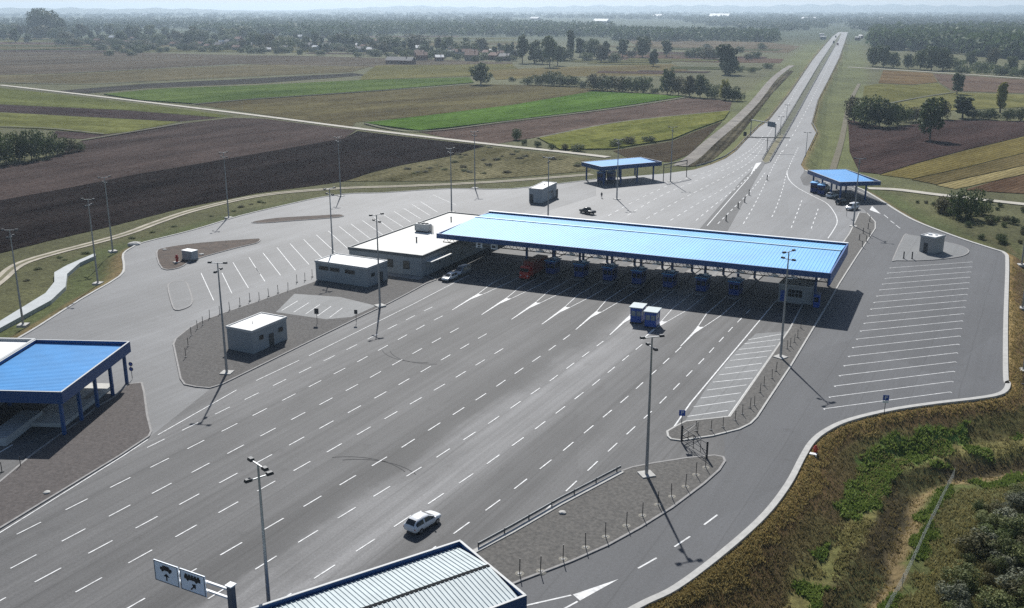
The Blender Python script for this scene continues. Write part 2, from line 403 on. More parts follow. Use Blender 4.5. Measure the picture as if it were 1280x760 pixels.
def terr(x, y):
    x, y = np.asarray(x, float), np.asarray(y, float)
    d = seg_dist(x, y, PAVE); ins = inside(x, y, PAVE); d = np.where(ins, -d, d)
    base = np.where(d < 0, -.35, -.08 + (Z0 + .08) * sstep(.3, 7, d))
    zr = np.interp(warp(d), RD, RZ)
    w_ = np.where(ins, 0, rweight(x, y))
    z = base * (1 - w_) + zr * w_
    amp = sstep(.5, 4, d) * (.06 + .2 * w_)
    z = z + amp * (vnoise(x, y, 3.0, 1) - .5) + amp * .6 * (vnoise(x, y, 1.1, 2) - .5)
    return z, d, w_
def tz(x, y): return float(terr(np.array([x]), np.array([y]))[0][0])

azs = np.concatenate([np.radians(np.arange(-180, -46, 6.0)), np.radians(np.arange(-46, 46, .2)), np.radians(np.arange(46, 180, 6.0))]) - YAW
rr = np.concatenate([[2, 20, 40, 52], np.arange(60, 260, .9), np.geomspace(260, 900, 120), np.geomspace(915, 16000, 60)])
A, Rr = np.meshgrid(azs, rr)
gx, gy = np.sin(A) * Rr, np.cos(A) * Rr
gz, gd, gw = terr(gx.ravel(), gy.ravel())
gxf, gyf = gx.ravel(), gy.ravel()
na, nr = len(azs), len(rr)
ii = np.arange(nr - 1)[:, None] * na + np.arange(na)[None, :]
jj = np.arange(nr - 1)[:, None] * na + (np.arange(na)[None, :] + 1) % na
faces = np.stack([ii, jj, jj + na, ii + na], -1).reshape(-1, 4)[:, ::-1]
me = bpy.data.meshes.new('ground')
me.from_pydata(np.stack([gxf, gyf, gz], 1).tolist(), [], faces.tolist()); me.update()
# vegetation / soil colours: bands of dry grass, bare slope, weeds, track (they belong to the ground itself)
jit = gd + 2.4 * (vnoise(gxf, gyf, 9, 13) - .5) + 2.0 * (vnoise(gxf, gyf, 4.5, 3) - .5) + 1.0 * (vnoise(gxf, gyf, 1.6, 4) - .5)
def bands(d, stops):
    xs = [s_[0] for s_ in stops]
    return np.stack([np.interp(d, xs, [s_[1][k] for s_ in stops]) for k in range(3)], -1)
RB = [(0, (.25, .18, .075)), (1.5, (.23, .155, .06)), (2.3, (.14, .09, .042)), (6.3, (.10, .075, .036)), (7.2, (.17, .15, .058)), (9.8, (.16, .15, .055)), (10.8, (.085, .065, .035)), (13.6, (.065, .056, .032)), (14.4, (.10, .08, .045)), (15.0, (.22, .165, .085)), (16.4, (.21, .16, .08)), (17.0, (.11, .125, .042)), (19.5, (.11, .12, .045)), (20.3, (.12, .12, .05)), (30, (.09, .095, .04)), (400, (.07, .075, .034))]
DB = [(0, (.17, .125, .06)), (2.0, (.14, .115, .05)), (4, (.085, .095, .036)), (9, (.075, .09, .033)), (14, (.10, .10, .045)), (40, (.095, .095, .045)), (4000, (.09, .088, .045))]
cr_ = bands(warp(jit), RB); cd_ = bands(jit, DB)
GREEN = W2([(1040, 640), (1062, 600), (1085, 570), (1130, 553), (1212, 542), (1190, 562), (1130, 585), (1103, 615), (1075, 655)], -3.2)
green_patch = inside(gxf + 2 * (vnoise(gxf, gyf, 2.5, 15) - .5), gyf + 2 * (vnoise(gxf, gyf, 2.5, 16) - .5), GREEN).astype(float)
cr_ = cr_ * (1 - .85 * green_patch[:, None]) + np.array([.10, .20, .04]) * (.85 * green_patch[:, None])
gp2 = sstep(.45, .75, vnoise(gxf, gyf, 7, 8)) * ((gd > 3) & (gd < 13)) * .5
cr_ = cr_ * (1 - gp2[:, None]) + np.array([.11, .125, .04]) * gp2[:, None]
col = cd_ * (1 - gw[:, None]) + cr_ * gw[:, None]
# green embankment along the motorway, left and right
hwy = sstep(330, 380, gyf) * (1 - sstep(24, 34, gd)) * sstep(0, 3, gd)
col = col * (1 - hwy[:, None]) + np.array([.105, .115, .045]) * hwy[:, None]
pt = (vnoise(gxf, gyf, 60, 5) + .5 * vnoise(gxf, gyf, 17, 6)) / 1.5
farr = sstep(1300, 2300, np.hypot(gxf, gyf)); col = col * (1 - farr[:, None]) + np.array([.04, .055, .026]) * farr[:, None]
col = col * (.72 + .56 * pt[:, None])
at_ = me.color_attributes.new('Col', 'FLOAT_COLOR', 'POINT')
at_.data.foreach_set('color', np.concatenate([col, np.ones((len(col), 1))], 1).astype(np.float32).ravel())
m = bpy.data.materials.new('rough_ground'); t, b = nodes(m); L = t.links.new
ca = N(t, 'ShaderNodeVertexColor', layer_name='Col')
pos = N(t, 'ShaderNodeNewGeometry').outputs['Position']
n1 = N(t, 'ShaderNodeTexNoise', Scale=1.1, Detail=8.0, Roughness=.75); L(pos, n1.inputs['Vector'])
n2 = N(t, 'ShaderNodeTexNoise', Scale=.05, Detail=6.0, Roughness=.7); L(pos, n2.inputs['Vector'])
mr = N(t, 'ShaderNodeMapRange'); L(n1.outputs['Fac'], mr.inputs['Value'])
mr.inputs['From Min'].default_value = .28; mr.inputs['From Max'].default_value = .72; mr.inputs['To Min'].default_value = .35; mr.inputs['To Max'].default_value = 1.65
mr2 = N(t, 'ShaderNodeMapRange'); L(n2.outputs['Fac'], mr2.inputs['Value'])
mr2.inputs['From Min'].default_value = .3; mr2.inputs['From Max'].default_value = .7; mr2.inputs['To Min'].default_value = .75; mr2.inputs['To Max'].default_value = 1.25
k = N(t, 'ShaderNodeMath', operation='MULTIPLY'); L(mr.outputs[0], k.inputs[0]); L(mr2.outputs[0], k.inputs[1])
mx = N(t, 'ShaderNodeVectorMath', operation='SCALE'); L(ca.outputs[0], mx.inputs[0]); L(k.outputs[0], mx.inputs['Scale'])
L(mx.outputs[0], b.inputs['Base Color']); b.inputs['Roughness'].default_value = .95; b.inputs['Specular IOR Level'].default_value = .08
bp = N(t, 'ShaderNodeBump', Strength=.9, Distance=.3); L(n1.outputs['Fac'], bp.inputs['Height']); L(bp.outputs[0], b.inputs['Normal'])
me.materials.append(m)
ground = bpy.data.objects.new('ground', me); COL.objects.link(ground); tag(ground, kind='structure')

# ------------------------------------------------------------------ pavements (sheets a few mm apart)
def sheet(name, poly, z, m):
    mb = MB(); mb.quad(*[(p[0], p[1], z) for p in poly]); return struct(name, mb, m)
mb = MB(); mb.prism(PAVE, -.6, 0.0); struct('plaza_pavement', mb, M_PLAZA)
LOT = left_w[13:] + [(-155, 78)] + W2([(-40, 520), (60, 500), (130, 500), (160, 484), (178, 480), (184, 520), (189, 545), (262, 487), (330, 456), (455, 394), (530, 350), (600, 300), (690, 262), (745, 245)])
sheet('parking_pavement', LOT, .005, M_LOT)
HW = left_w[:14] + W2([(745, 245), (690, 262), (600, 300), (700, 300), (1035, 340), (1062, 318), (1095, 280), (1080, 262), (1040, 243), (1004, 231), (1000, 222)]) + right_w[29:]
sheet('highway', HW, .010, M_HIGHWAY)
RP = right_s[:-len(right_w[27:])][:] + W2([(1050, 226), (1022, 232), (1045, 246), (1082, 262), (1095, 280), (1066, 322), (1047, 356), (1035, 380), (987, 460), (950, 520), (905, 545), (906, 574), (892, 596), (840, 635), (760, 682), (652, 726), (560, 770), (380, 860)])
sheet('access_road', RP, .015, M_RPARK)
sheet('dark_lane', W2([(866, 296), (905, 297), (944, 226), (957, 204), (951, 203), (930, 222)]), .020, M_DARKLANE)
sheet('hatched_bay', W2([(856, 527), (911, 521), (939, 481), (986, 414), (945, 417), (918, 441), (886, 480)]), .020, M_HATCH)

# ------------------------------------------------------------------ painted markings
ZM = .028
mk = MB()
def interp_poly(pts, y):
    ys = [p[1] for p in pts]; xs = [p[0] for p in pts]
    return float(np.interp(y, ys, xs))
ROWS = [
    ([(-96.4, 80), (-96.9, 107), (-97.2, 125), (-97.9, 150)], 82.1, 152),
    ([(-91.7, 40), (-91.6, 81), (-91.8, 103), (-92.1, 121), (-93.2, 144)], 41.4, 146),
    ([(-86.2, 40), (-86.1, 92), (-86.1, 113), (-86.9, 142)], 42.7, 146),
    ([(-82.3, 40), (-81.4, 69), (-80.9, 91), (-80.6, 115), (-81, 140)], 42.2, 143),
    ([(-77.6, 40), (-76.4, 64), (-75.3, 92), (-74.7, 119), (-74.8, 145)], 42.8, 140),
    ([(-71.5, 40), (-69.4, 67), (-68.6, 79), (-67.8, 94), (-67.4, 118), (-67.7, 140), (-68.2, 152)], 42.3, 152),
    ([(-66, 40), (-64, 72.5), (-62.4, 93.6), (-61.7, 109), (-61.4, 127), (-61.7, 152)], 41.9, 152),
    ([(-60.5, 40), (-58.1, 67.8), (-57, 80), (-55.9, 95), (-55.3, 110), (-55, 128), (-55.3, 152)], 43.3, 152),
    ([(-54, 40), (-50.5, 82), (-49.8, 91), (-49.1, 106), (-48.7, 127), (-49.1, 152)], 63.4, 153),
    ([(-44.2, 84), (-43.97, 108.5), (-43.7, 125), (-44.0, 148), (-44.6, 166), (-44.8, 180)], 84.1, 178),
]
for pts, y0, y1 in ROWS:
    y = y0
    while y < y1:
        e = rnd.uniform(-.06, .06)
        xa, xb = interp_poly(pts, y), interp_poly(pts, y + 3)
        mk.ribbon([(xa, y + e), (xb, y + 3 + e)], .17, ZM); y += 6.12
def line(px, wd=.15, mb=mk, z=ZM): mb.ribbon(W2(px), wd, z)
line([(-20, 679), (0, 666), (154, 570), (185, 549.5)], .16)
line([(197.5, 543.7), (296, 487.5)], .16)
line([(320, 476), (374, 450.5)], .15)
line([(386, 445), (517, 380), (586, 344)], .15)
GC = [(-93.6, -94.9), (-87.3, -88.5), (-81.1, -82.1), (-75.0, -75.8), (-68.4, -69.6), (-62.0, -63.1), (-56.2, -56.4), (-49.3, -49.8)]
for xt, xc in GC:
    xs = (xt + xc) / 2 - .1
    mk.quad((xt - .08, 152.4, ZM), (xt + .08, 152.4, ZM), (xs + .22, 160.2, ZM), (xs - .22, 160.2, ZM))
    mk.quad((xs - .22, 160.2, ZM), (xs + .22, 160.2, ZM), (xs + .62, 164.6, ZM), (xs, 164.0, ZM), (xs - .62, 164.6, ZM))
    for s_ in (-1, 1):
        mk.ribbon([(xs + s_ * .54, 164.66), (xc + s_ * 1.35, 172.5), (xc + s_ * 1.4, 186)], .16, ZM)
# solid line and bay stripes on the right of the lanes
line([(841, 536), (863, 504), (966, 381), (990, 352)], .22)
line([(911, 520), (939, 480), (985, 414)], .18)
for a, c in zip([(857, 521), (865, 509), (874, 498), (882, 488), (889, 478), (897, 469), (904, 460.5), (911, 451), (917.5, 444), (922, 437), (929, 430), (934, 425)],
                [(912, 513), (921, 501), (928, 491), (935, 481), (943, 472.5), (949, 462.5), (954, 454), (960, 445.5), (966, 438), (971, 432), (977, 424), (981, 417)]):
    pa, pc = Vector(at(*a)), Vector(at(*c)); d = (pc - pa).normalized() * .25
    mk.ribbon([(pa + d)[:2], (pc - d)[:2]], .16, ZM)
PL = [(275, 525), (298, 467), (325, 412), (350, 358), (372, 310), (395, 263), (418, 218), (437, 173), (457, 132), (477, 95), (493, 57), (510, 22)]
PR = [(913, 440), (922, 387), (930, 335), (937, 290), (945, 242), (951, 200), (958, 157), (965, 118), (972, 80), (978, 43), (983, 12)]
PL = [(960 + x / 4, 380 + y / 4) for x, y in PL] + [(960 + x / 4, 190 + y / 4) for x, y in [(525, 748), (540, 717), (553, 688), (568, 658), (582, 630), (595, 605), (607, 580)]]
PR = [(960 + x / 4, 380 + y / 4) for x, y in PR] + [(960 + x / 4, 190 + y / 4) for x, y in [(990, 738), (995, 708), (1000, 680), (1005, 652), (1010, 625), (1013, 600), (1018, 575), (1020, 550)]]
# straighten: ends of the right-hand bays lie on two straight lines at an even pitch
l0, l1, r0, r1 = at(*PL[0]), at(*PL[-1]), at(*PR[0]), at(*PR[-1]); nb = len(PL)
for i in range(nb):
    k_ = i / (nb - 1); a, c = l0.lerp(l1, k_), r0.lerp(r1, k_); d = (c - a).normalized(); q = Vector((-d.y, d.x, 0))
    mk.ribbon([a[:2], c[:2]], .15, ZM)
    for e in (a, c): mk.ribbon([(e - q * .35 + d * (.09 if e is a else -.09))[:2], (e - q * .09 + d * (.09 if e is a else -.09))[:2]], .15, ZM)
LL = [((0, 580), (45, 648)), ((35, 505), (123, 617)), ((105, 478), (197, 592)), ((170, 458), (265, 563)), ((238, 437), (330, 530)), ((302, 415), (395, 500)), ((362, 395), (455, 480)), ((415, 372), (515, 452)), ((475, 360), (575, 437)), ((532, 343), (635, 415)), ((590, 325), (685, 395)), ((640, 315), (735, 375)), ((690, 297), (775, 352)), ((735, 280), (825, 335)), ((780, 262), (870, 318)), ((825, 250), (910, 303)), ((885, 215), (1000, 265))]
for a, c in LL: line([(320 + a[0] / 4, 190 + a[1] / 4), (320 + c[0] / 4, 190 + c[1] / 4)], .17)
for a, c in [((1005, 605), (1068, 742)), ((1110, 605), (1160, 708)), ((1165, 553), (1242, 680)), ((1245, 527), (1300, 612))]: line([(a[0] / 4, 190 + a[1] / 4), (c[0] / 4, 190 + c[1] / 4)], .16)
# access road at the lower right
for a, c in [((797.5, 710.7), (820.8, 697.5)), ((843, 683.7), (862.5, 670.7)), ((880, 656.2), (896.7, 643.7)), ((1105, 268.5), (1110, 272.7)), ((1113, 276), (1118, 279.5)), ((1120, 281.5), (1125, 285.5))]: line([a, c], .2)
mk.quad(*[(*at(x, y)[:2], ZM) for x, y in [(773.5, 724), (716, 743.5), (725, 751)]])
line([(714, 744.2), (640, 761)], .2); line([(722, 752), (700, 764)], .2)
mk.quad(*[(*at(x, y)[:2], ZM) for x, y in [(1087, 262.5), (1101, 267.5), (1090, 257.5)]])
line([(-20, 577), (16, 556)], .25)
struct('road_markings', mk, M_PAINT)
# far side of the canopy and motorway: longer dashes along each lane
mk2 = MB()
def dashes(px, wd, dash, gap, off=0.):
    P = smooth_line(W2(px), 6); d = off
    cum = [0.]
    for i in range(1, len(P)): cum.append(cum[-1] + math.dist(P[i], P[i - 1]))
    def ev(s_):
        s_ = min(max(s_, 0), cum[-1])
        for i in range(1, len(P)):
            if cum[i] >= s_:
                f_ = (s_ - cum[i - 1]) / max(1e-6, cum[i] - cum[i - 1]); return (P[i - 1][0] + (P[i][0] - P[i - 1][0]) * f_, P[i - 1][1] + (P[i][1] - P[i - 1][1]) * f_)
        return P[-1]
    while d + dash < cum[-1]:
        mk2.ribbon([ev(d), ev(d + dash)], wd, ZM); d += dash + gap
for i, px in enumerate([
    [(760, 270), (800, 248), (850, 226), (905, 207), (940, 186), (955, 168)], [(783, 270), (830, 243), (880, 222), (925, 203), (952, 180), (966, 160)],
    [(805, 275), (850, 250), (900, 224), (938, 202), (955, 182)], [(834, 278), (870, 256), (915, 229), (944, 206)], [(866, 279), (890, 259), (925, 231), (947, 209)],
    [(893, 284), (915, 262), (940, 237), (957, 215)], [(926, 285), (942, 258), (955, 232), (968, 205), (978, 188)], [(962, 277), (970, 260), (978, 237), (985, 212), (998, 184)],
    [(986, 292), (995, 270), (1004, 246)], [(1011, 294), (1018, 275), (1024, 257)]]): dashes(px, .22, 3.0, 3.2, i * .9)
dashes([(978, 190), (996, 160), (1018, 118), (1035, 82), (1052, 46)], .25, 6, 12)
dashes([(966, 160), (983, 134), (1000, 105), (1020, 78), (1044, 46)], .25, 6, 12)
for px in ([(1035, 298), (1044, 284), (1046.5, 276), (1043, 266), (1033, 254), (1014, 244), (996, 234), (986, 224), (983.5, 214)],): mk2.ribbon(smooth_line(W2(px), 6), .25, ZM)
mk2.quad(*[(*at(x, y)[:2], ZM) for x, y in [(952, 203), (945, 204), (936, 222)]])
mk2.ribbon(W2([(936, 222), (915, 246), (884, 282)]), .25, ZM)
struct('far_road_markings', mk2, M_PAINT)
# skid arcs left by turning vehicles
sk = MB()
for c, r, a0, a1 in [((-68, 84), 9, 60, 130), ((-66.4, 84), 9, 60, 130), ((-86, 133), 8, 220, 300), ((-84.4, 133), 8, 220, 300)]:
    pts = [(c[0] + r * math.cos(R_(a0 + (a1 - a0) * i / 24)), c[1] + r * math.sin(R_(a0 + (a1 - a0) * i / 24))) for i in range(25)]
    sk.ribbon(pts, .11, .024)
struct('skid_marks', sk, mat('skid_rubber', (.072, .071, .072), .9, var=.35, scale=1, coord='pos'))

# ------------------------------------------------------------------ traffic islands with kerbs
def island(name, px, m, z=.13, kerb=.28, km=M_GREYKERB, world=None, sm=0, kz=.15):
    poly = world or W2(px)
    if sm: poly = smooth_line(poly, sm, closed=True)
    mb = MB(); mb.prism(poly, -.2, z); struct(name, mb, m)
    kb = MB(); kb.sweep(poly, kerb, -.15, kz, closed=True); struct('kerb', kb, km)
    return poly
IA = island('gravel_island', [(217, 431), (220, 424), (235, 412), (250, 403), (282, 391), (315, 380), (395, 352), (430, 345), (470, 338), (532, 345), (545, 350), (532, 355), (510, 367), (485, 380), (455, 394), (320, 460), (277, 481), (262, 485.5), (245, 484), (231, 481), (226, 474), (222, 455)], M_GRAVEL)
IB = island('gravel_island', [(160, 481), (177, 479), (180, 490), (184, 520), (189, 540), (186, 546), (150, 570), (0, 661), (-60, 699), (-60, 640), (0, 603), (38, 571), (72, 546), (100, 527), (120, 510), (140, 499)], mat('rusty_gravel', (.066, .057, .054), .95, var=.2, scale=2.2, bump=.5, c2=(.092, .08, .075), coord='pos'))
IC = island('soil_island', [(196, 316), (207, 310), (250, 304), (310, 299.5), (325, 299), (321, 304), (300, 309), (270, 317), (240, 326), (224, 335), (203, 336)], M_REDSOIL, sm=3)
ID = island('soil_island', [(315, 278), (345, 273), (395, 270), (424, 268.5), (428, 271), (405, 273.5), (370, 276), (330, 279)], M_REDSOIL, sm=3)
IE = island('raised_island', [(210, 359), (214, 354), (221, 352), (232, 353), (237, 363), (240, 374), (239, 381), (231, 386), (220, 388), (215, 380)], M_LOT, sm=3)
IF = island('gravel_island', [(590, 690), (640, 664), (700, 629), (776, 590), (790, 585), (815, 580), (860, 573), (893, 570), (904, 572), (906, 577), (899, 588), (880, 605), (840, 635), (800, 660), (760, 682), (715, 702), (652, 726), (560, 765), (500, 800), (520, 745)], M_GRAVEL2)
IG = island('gravel_island', [(834, 540), (835, 546), (839, 549.5), (851, 551), (890, 545.5), (924, 537), (938, 530), (946, 522), (959, 502), (987, 460), (1035, 380), (1049, 355), (1070, 322), (1094, 286), (1094, 278), (1084, 267), (1074, 266), (1070, 275), (1062, 292), (1048, 312), (1034, 333), (1005, 378), (987, 412), (940, 481), (912, 521.5), (857, 527.5), (846, 533)], M_GRAVEL2, km=M_KERB)
IH = island('paved_island', [(1130, 295), (1116.5, 324), (1120, 326), (1150, 326), (1180, 324), (1200, 321), (1208, 318), (1211, 314), (1206, 310), (1195, 306), (1172, 301), (1148, 296), (1135, 294)], M_HATCH, sm=2)
IM = island('central_reserve', [(952, 202), (957, 204.5), (962, 203), (974, 182), (993, 148), (1013, 112), (1030, 82), (1050, 46), (1052, 42), (1050, 42), (1044, 50), (1024, 80), (1005, 112), (984, 148), (966, 178)], mat('dark_verge', (.045, .05, .025), .95, var=.3, scale=.2, bump=.5, c2=(.07, .075, .035), coord='pos'))
island('central_reserve', [(952.5, 201.5), (957, 203.7), (961.5, 202.4), (973, 182.6), (980, 171), (977, 168), (966, 179)], mat('dry_verge', (.12, .11, .06), .95, var=.3, scale=.2, bump=.5, c2=(.16, .145, .08), coord='pos'), z=.145, kerb=.3, kz=.17)
# kerbs round the whole apron: wide white concrete on the right, thin on the left
kb = MB(); kb.sweep(right_s[:-len(right_w[30:])], .75, -.3, .16); struct('apron_kerb', kb, M_KERB)
kb = MB(); kb.sweep(smooth_line(left_w[13:], 3), .45, -.3, .14); struct('apron_kerb', kb, M_KERB)
kb = MB(); kb.sweep(W2([(1085, 245), (1065, 236), (1040, 228), (1020, 223)]), .3, -.1, .15); struct('apron_kerb', kb, M_KERB)
# patch of asphalt with faint bays inside the left island
sheet('parking_pavement', W2([(345, 391), (368, 368), (425, 372), (470, 383), (440, 397), (408, 400)]), .136, M_HATCH)
fb = MB()
for i in range(5):
    a, c = (352 + 15 * i, 389 + 2.2 * i), (372 + 14 * i, 377 + 2.2 * i); fb.ribbon(W2([a, c]), .14, .142)
struct('parking_markings', fb, M_PAINT)
# concrete drainage channel and dirt tracks
def strip(name, px, wd, m, z=None, dz=.1, n=5, poly=None):
    P = smooth_line(W2(px, Z0), n)
    zz = [tz(*p) + dz for p in P] if z is None else z
    mb = MB(); mb.ribbon(P, wd, zz); return struct(name, mb, m)
CH = W2([(119, 317), (100, 325), (84, 332), (68, 341), (68, 353), (57, 367), (0, 402), (-60, 436), (-60, 446), (0, 411), (64, 376), (82, 359), (84, 343), (100, 329), (120, 320)], -1.5)
mb = MB(); mb.prism(CH, -2.6, -1.35); struct('drainage_channel', mb, mat('pale_concrete', (.40, .42, .42), .8, var=.12, scale=.5, coord='pos'))
T2 = [(-80, 420), (-30, 374), (0, 350), (22, 332), (60, 319), (150, 295), (200, 277), (250, 261), (330, 244), (420, 236), (500, 233), (560, 230.5), (640, 226), (740, 218)]
strip('dirt_track', T2, [3.2] * 400, M_TRACK, dz=.12)
gs = strip('dirt_track', T2, .9, mat('grassy_strip', (.12, .11, .05), .95, var=.25, scale=.4, coord='pos'), dz=.16)
strip('dirt_track', [(0, 106.5), (100, 118), (200, 130), (320, 144.5), (420, 157.5), (500, 167.5), (620, 181.5), (700, 190), (760, 197)], 4.2, M_TRACK2, z=Z0 + .25)
strip('dirt_track', [(850, 208), (868, 196), (890, 176), (920, 151), (945, 126), (965, 101), (980, 88), (990, 82)], 5.5, M_DIRT, z=Z0 + .25)
strip('dirt_track', [(1085, 236), (1120, 237.5), (1165, 243), (1200, 247), (1290, 257)], 4, M_TRACK2, z=Z0 + .22)
strip('dirt_track', [(1060, 84), (1085, 85.5), (1110, 87), (1190, 92), (1285, 98.5)], 5, M_TRACK2, z=Z0 + .25)
strip('dirt_track', [(1040, 215), (1052, 175), (1062, 130), (1074, 105)], 2.4, mat('brown_track', (.10, .085, .045), .95, var=.25, scale=.3, coord='pos'), z=Z0 + .25)

# ------------------------------------------------------------------ farmland
def angle_of(p, q):
    a, c = at(*p, Z0), at(*q, Z0); return math.degrees(math.atan2(c.x - a.x, c.y - a.y))
FIELDS = [
 # name, pixels, colours, clod
 ('ploughed_field', [(0, 251), (82, 236), (162, 220), (217, 211), (320, 192.5), (430, 173), (447, 164), (520, 172.5), (607, 182.5), (560, 196), (500, 207), (464, 216), (430, 227), (395, 232), (320, 242), (225, 261), (140, 283), (62, 301), (0, 317), (-60, 335), (-60, 262)], ((.014, .011, .011), (.026, .021, .020)), .65, ((82, 236), (320, 192.5))),
 ('stubble_field', [(-60, 262), (0, 251), (82, 236), (162, 220), (320, 192.5), (430, 173), (445, 163), (330, 148.5), (290, 147.5), (225, 155), (160, 166), (102, 176), (60, 200), (-60, 215)], ((.055, .043, .040), (.078, .060, .054)), .35, ((82, 236), (320, 192.5))),
 ('grass_field', [(-60, 136), (0, 141), (225, 152.5), (160, 165), (130, 168), (80, 163), (0, 158.5), (-60, 155)], ((.10, .105, .035), (.135, .14, .05)), .3, ((0, 141), (225, 152))),
 ('ploughed_field', [(-60, 126), (0, 131), (160, 138.5), (275, 147.5), (225, 152), (110, 146), (0, 140), (-60, 136)], ((.045, .033, .032), (.06, .045, .042)), .35, ((0, 131), (275, 147))),
 ('grass_field', [(-60, 103), (0, 110), (100, 121), (200, 133), (292, 145.5), (275, 147), (160, 138), (0, 130.5), (-60, 126)], ((.085, .095, .035), (.115, .125, .045)), .3, ((0, 131), (275, 147))),
 ('ploughed_field', [(70, 164), (130, 168.5), (160, 166), (104, 174), (62, 172)], ((.055, .04, .04), (.075, .055, .05)), .3, ((0, 131), (275, 147))),
 ('crop_field', [(130, 118.5), (200, 112), (320, 107.5), (450, 101), (587, 97.5), (592, 104), (495, 112), (382, 120), (320, 124), (245, 130.5), (175, 126)], ((.055, .088, .024), (.092, .125, .038)), .3, ((320, 124), (495, 112))),
 ('fallow_field', [(245, 131), (320, 124.5), (495, 112.5), (600, 105.5), (700, 107), (760, 113), (855, 120.5), (740, 115.5), (640, 132), (540, 144), (445, 153), (440, 159), (330, 143.5)], ((.082, .068, .040), (.115, .10, .05)), .3, ((320, 124), (495, 112))),
 ('crop_field', [(455, 155), (540, 145), (640, 132.5), (740, 115.5), (800, 118), (856, 121.5), (770, 135), (640, 151.5), (525, 164.5)], ((.052, .100, .018), (.085, .145, .030)), .3, ((455, 154), (640, 132))),
 ('stubble_field', [(525, 165.5), (640, 152.5), (770, 136), (860, 123), (915, 126), (912, 138), (780, 151.5), (665, 173), (620, 180), (560, 173)], ((.085, .062, .052), (.115, .085, .07)), .3, ((525, 165), (770, 136))),
 ('vineyard_field', [(672, 173), (780, 152.5), (912, 139.5), (905, 150), (866, 164), (840, 175), (765, 187), (700, 188)], ((.10, .115, .032), (.155, .155, .048)), .4, ((672, 173), (912, 139))),
 ('fallow_field', [(766, 189), (840, 177), (868, 165), (903, 152), (880, 175), (862, 193), (838, 203), (790, 200)], ((.05, .04, .03), (.075, .06, .04)), .4, ((672, 173), (912, 139))),
 ('scrub_field', [(432, 227), (464, 217), (500, 208), (560, 197), (608, 183.5), (690, 193), (740, 199), (738, 214), (640, 222), (560, 226.5)], ((.075, .07, .035), (.16, .145, .085)), .55, ((432, 227), (560, 196))),
 ('ploughed_field', [(70, 114), (180, 105), (330, 97.5), (440, 91.5), (460, 94), (330, 104), (180, 110.5), (110, 117)], ((.045, .045, .04), (.06, .055, .05)), .3, ((180, 105), (440, 91.5))),
 ('stubble_field', [(80, 93), (200, 86.5), (320, 81), (470, 81), (440, 90), (330, 95), (180, 102), (100, 105), (-60, 103), (-60, 96)], ((.10, .086, .054), (.125, .108, .064)), .3, ((180, 105), (440, 91.5))),
 ('stubble_field', [(-60, 62), (120, 64), (250, 68), (380, 70), (520, 74), (640, 78), (640, 84), (480, 84), (300, 80), (80, 92), (-60, 95)], ((.085, .070, .055), (.105, .088, .066)), .25, ((180, 105), (440, 91.5))),
 ('grass_field', [(470, 82), (640, 80), (650, 88), (600, 95), (540, 97), (450, 100), (455, 93)], ((.11, .105, .045), (.13, .12, .05)), .3, ((180, 105), (440, 91.5))),
 ('stubble_field', [(610, 88), (700, 84), (840, 80), (860, 88), (830, 95), (700, 96), (620, 100)], ((.12, .095, .05), (.14, .12, .055)), .3, ((610, 88), (840, 80))),
 ('stubble_field', [(740, 66), (880, 70), (980, 74), (975, 79), (880, 78), (760, 74)], ((.10, .068, .055), (.12, .082, .06)), .3, ((740, 66), (980, 74))),
 ('stubble_field', [(780, 48), (960, 53), (1000, 58), (985, 66), (880, 64), (800, 60)], ((.11, .09, .065), (.13, .105, .07)), .3, ((740, 66), (980, 74))),
 ('ploughed_field', [(1060, 150), (1110, 160), (1185, 150), (1285, 152), (1285, 169), (1210, 187), (1150, 203), (1100, 218), (1074, 215), (1062, 190)], ((.040, .027, .025), (.062, .042, .038)), .4, ((1100, 218), (1280, 170))),
 ('stubble_field', [(1285, 170), (1210, 188), (1150, 204), (1100, 219), (1140, 224), (1200, 211), (1285, 190)], ((.115, .092, .034), (.155, .128, .048)), .35, ((1100, 218), (1280, 170))),
 ('stubble_field', [(1285, 191), (1200, 212), (1140, 225), (1170, 231), (1285, 206)], ((.085, .07, .032), (.115, .092, .042)), .35, ((1100, 218), (1280, 170))),
 ('fallow_field', [(1285, 207), (1170, 232), (1195, 237), (1240, 227), (1285, 217)], ((.19, .155, .075), (.23, .19, .09)), .3, ((1100, 218), (1280, 170))),
 ('ploughed_field', [(1285, 218), (1240, 228), (1205, 238), (1285, 243)], ((.09, .055, .035), (.12, .08, .05)), .4, ((1100, 218), (1280, 170))),
 ('stubble_field', [(1104, 88), (1165, 91.5), (1172, 103), (1140, 106), (1098, 104)], ((.115, .078, .042), (.145, .102, .052)), .3, ((1104, 88), (1165, 91))),
 ('grass_field', [(1098, 105), (1140, 107), (1172, 104), (1190, 116), (1150, 122), (1105, 131), (1078, 128), (1080, 108)], ((.105, .105, .036), (.14, .132, .05)), .35, ((1104, 88), (1165, 91))),
 ('stubble_field', [(1166, 92), (1285, 100), (1285, 117), (1192, 114), (1174, 103)], ((.105, .075, .062), (.13, .095, .07)), .3, ((1166, 92), (1285, 100))),
 ('grass_field', [(1105, 132), (1150, 123), (1192, 116), (1285, 119), (1285, 134), (1200, 138), (1110, 140)], ((.13, .13, .05), (.16, .15, .06)), .3, ((1166, 92), (1285, 100))),
]
FIELDS.append(('fallow_field', [(860, 209), (884, 190), (905, 170), (930, 142), (958, 112), (985, 88), (992, 89), (966, 116), (938, 152), (918, 178), (884, 206)], ((.05, .045, .035), (.09, .08, .055)), .5, ((884, 190), (958, 112))))
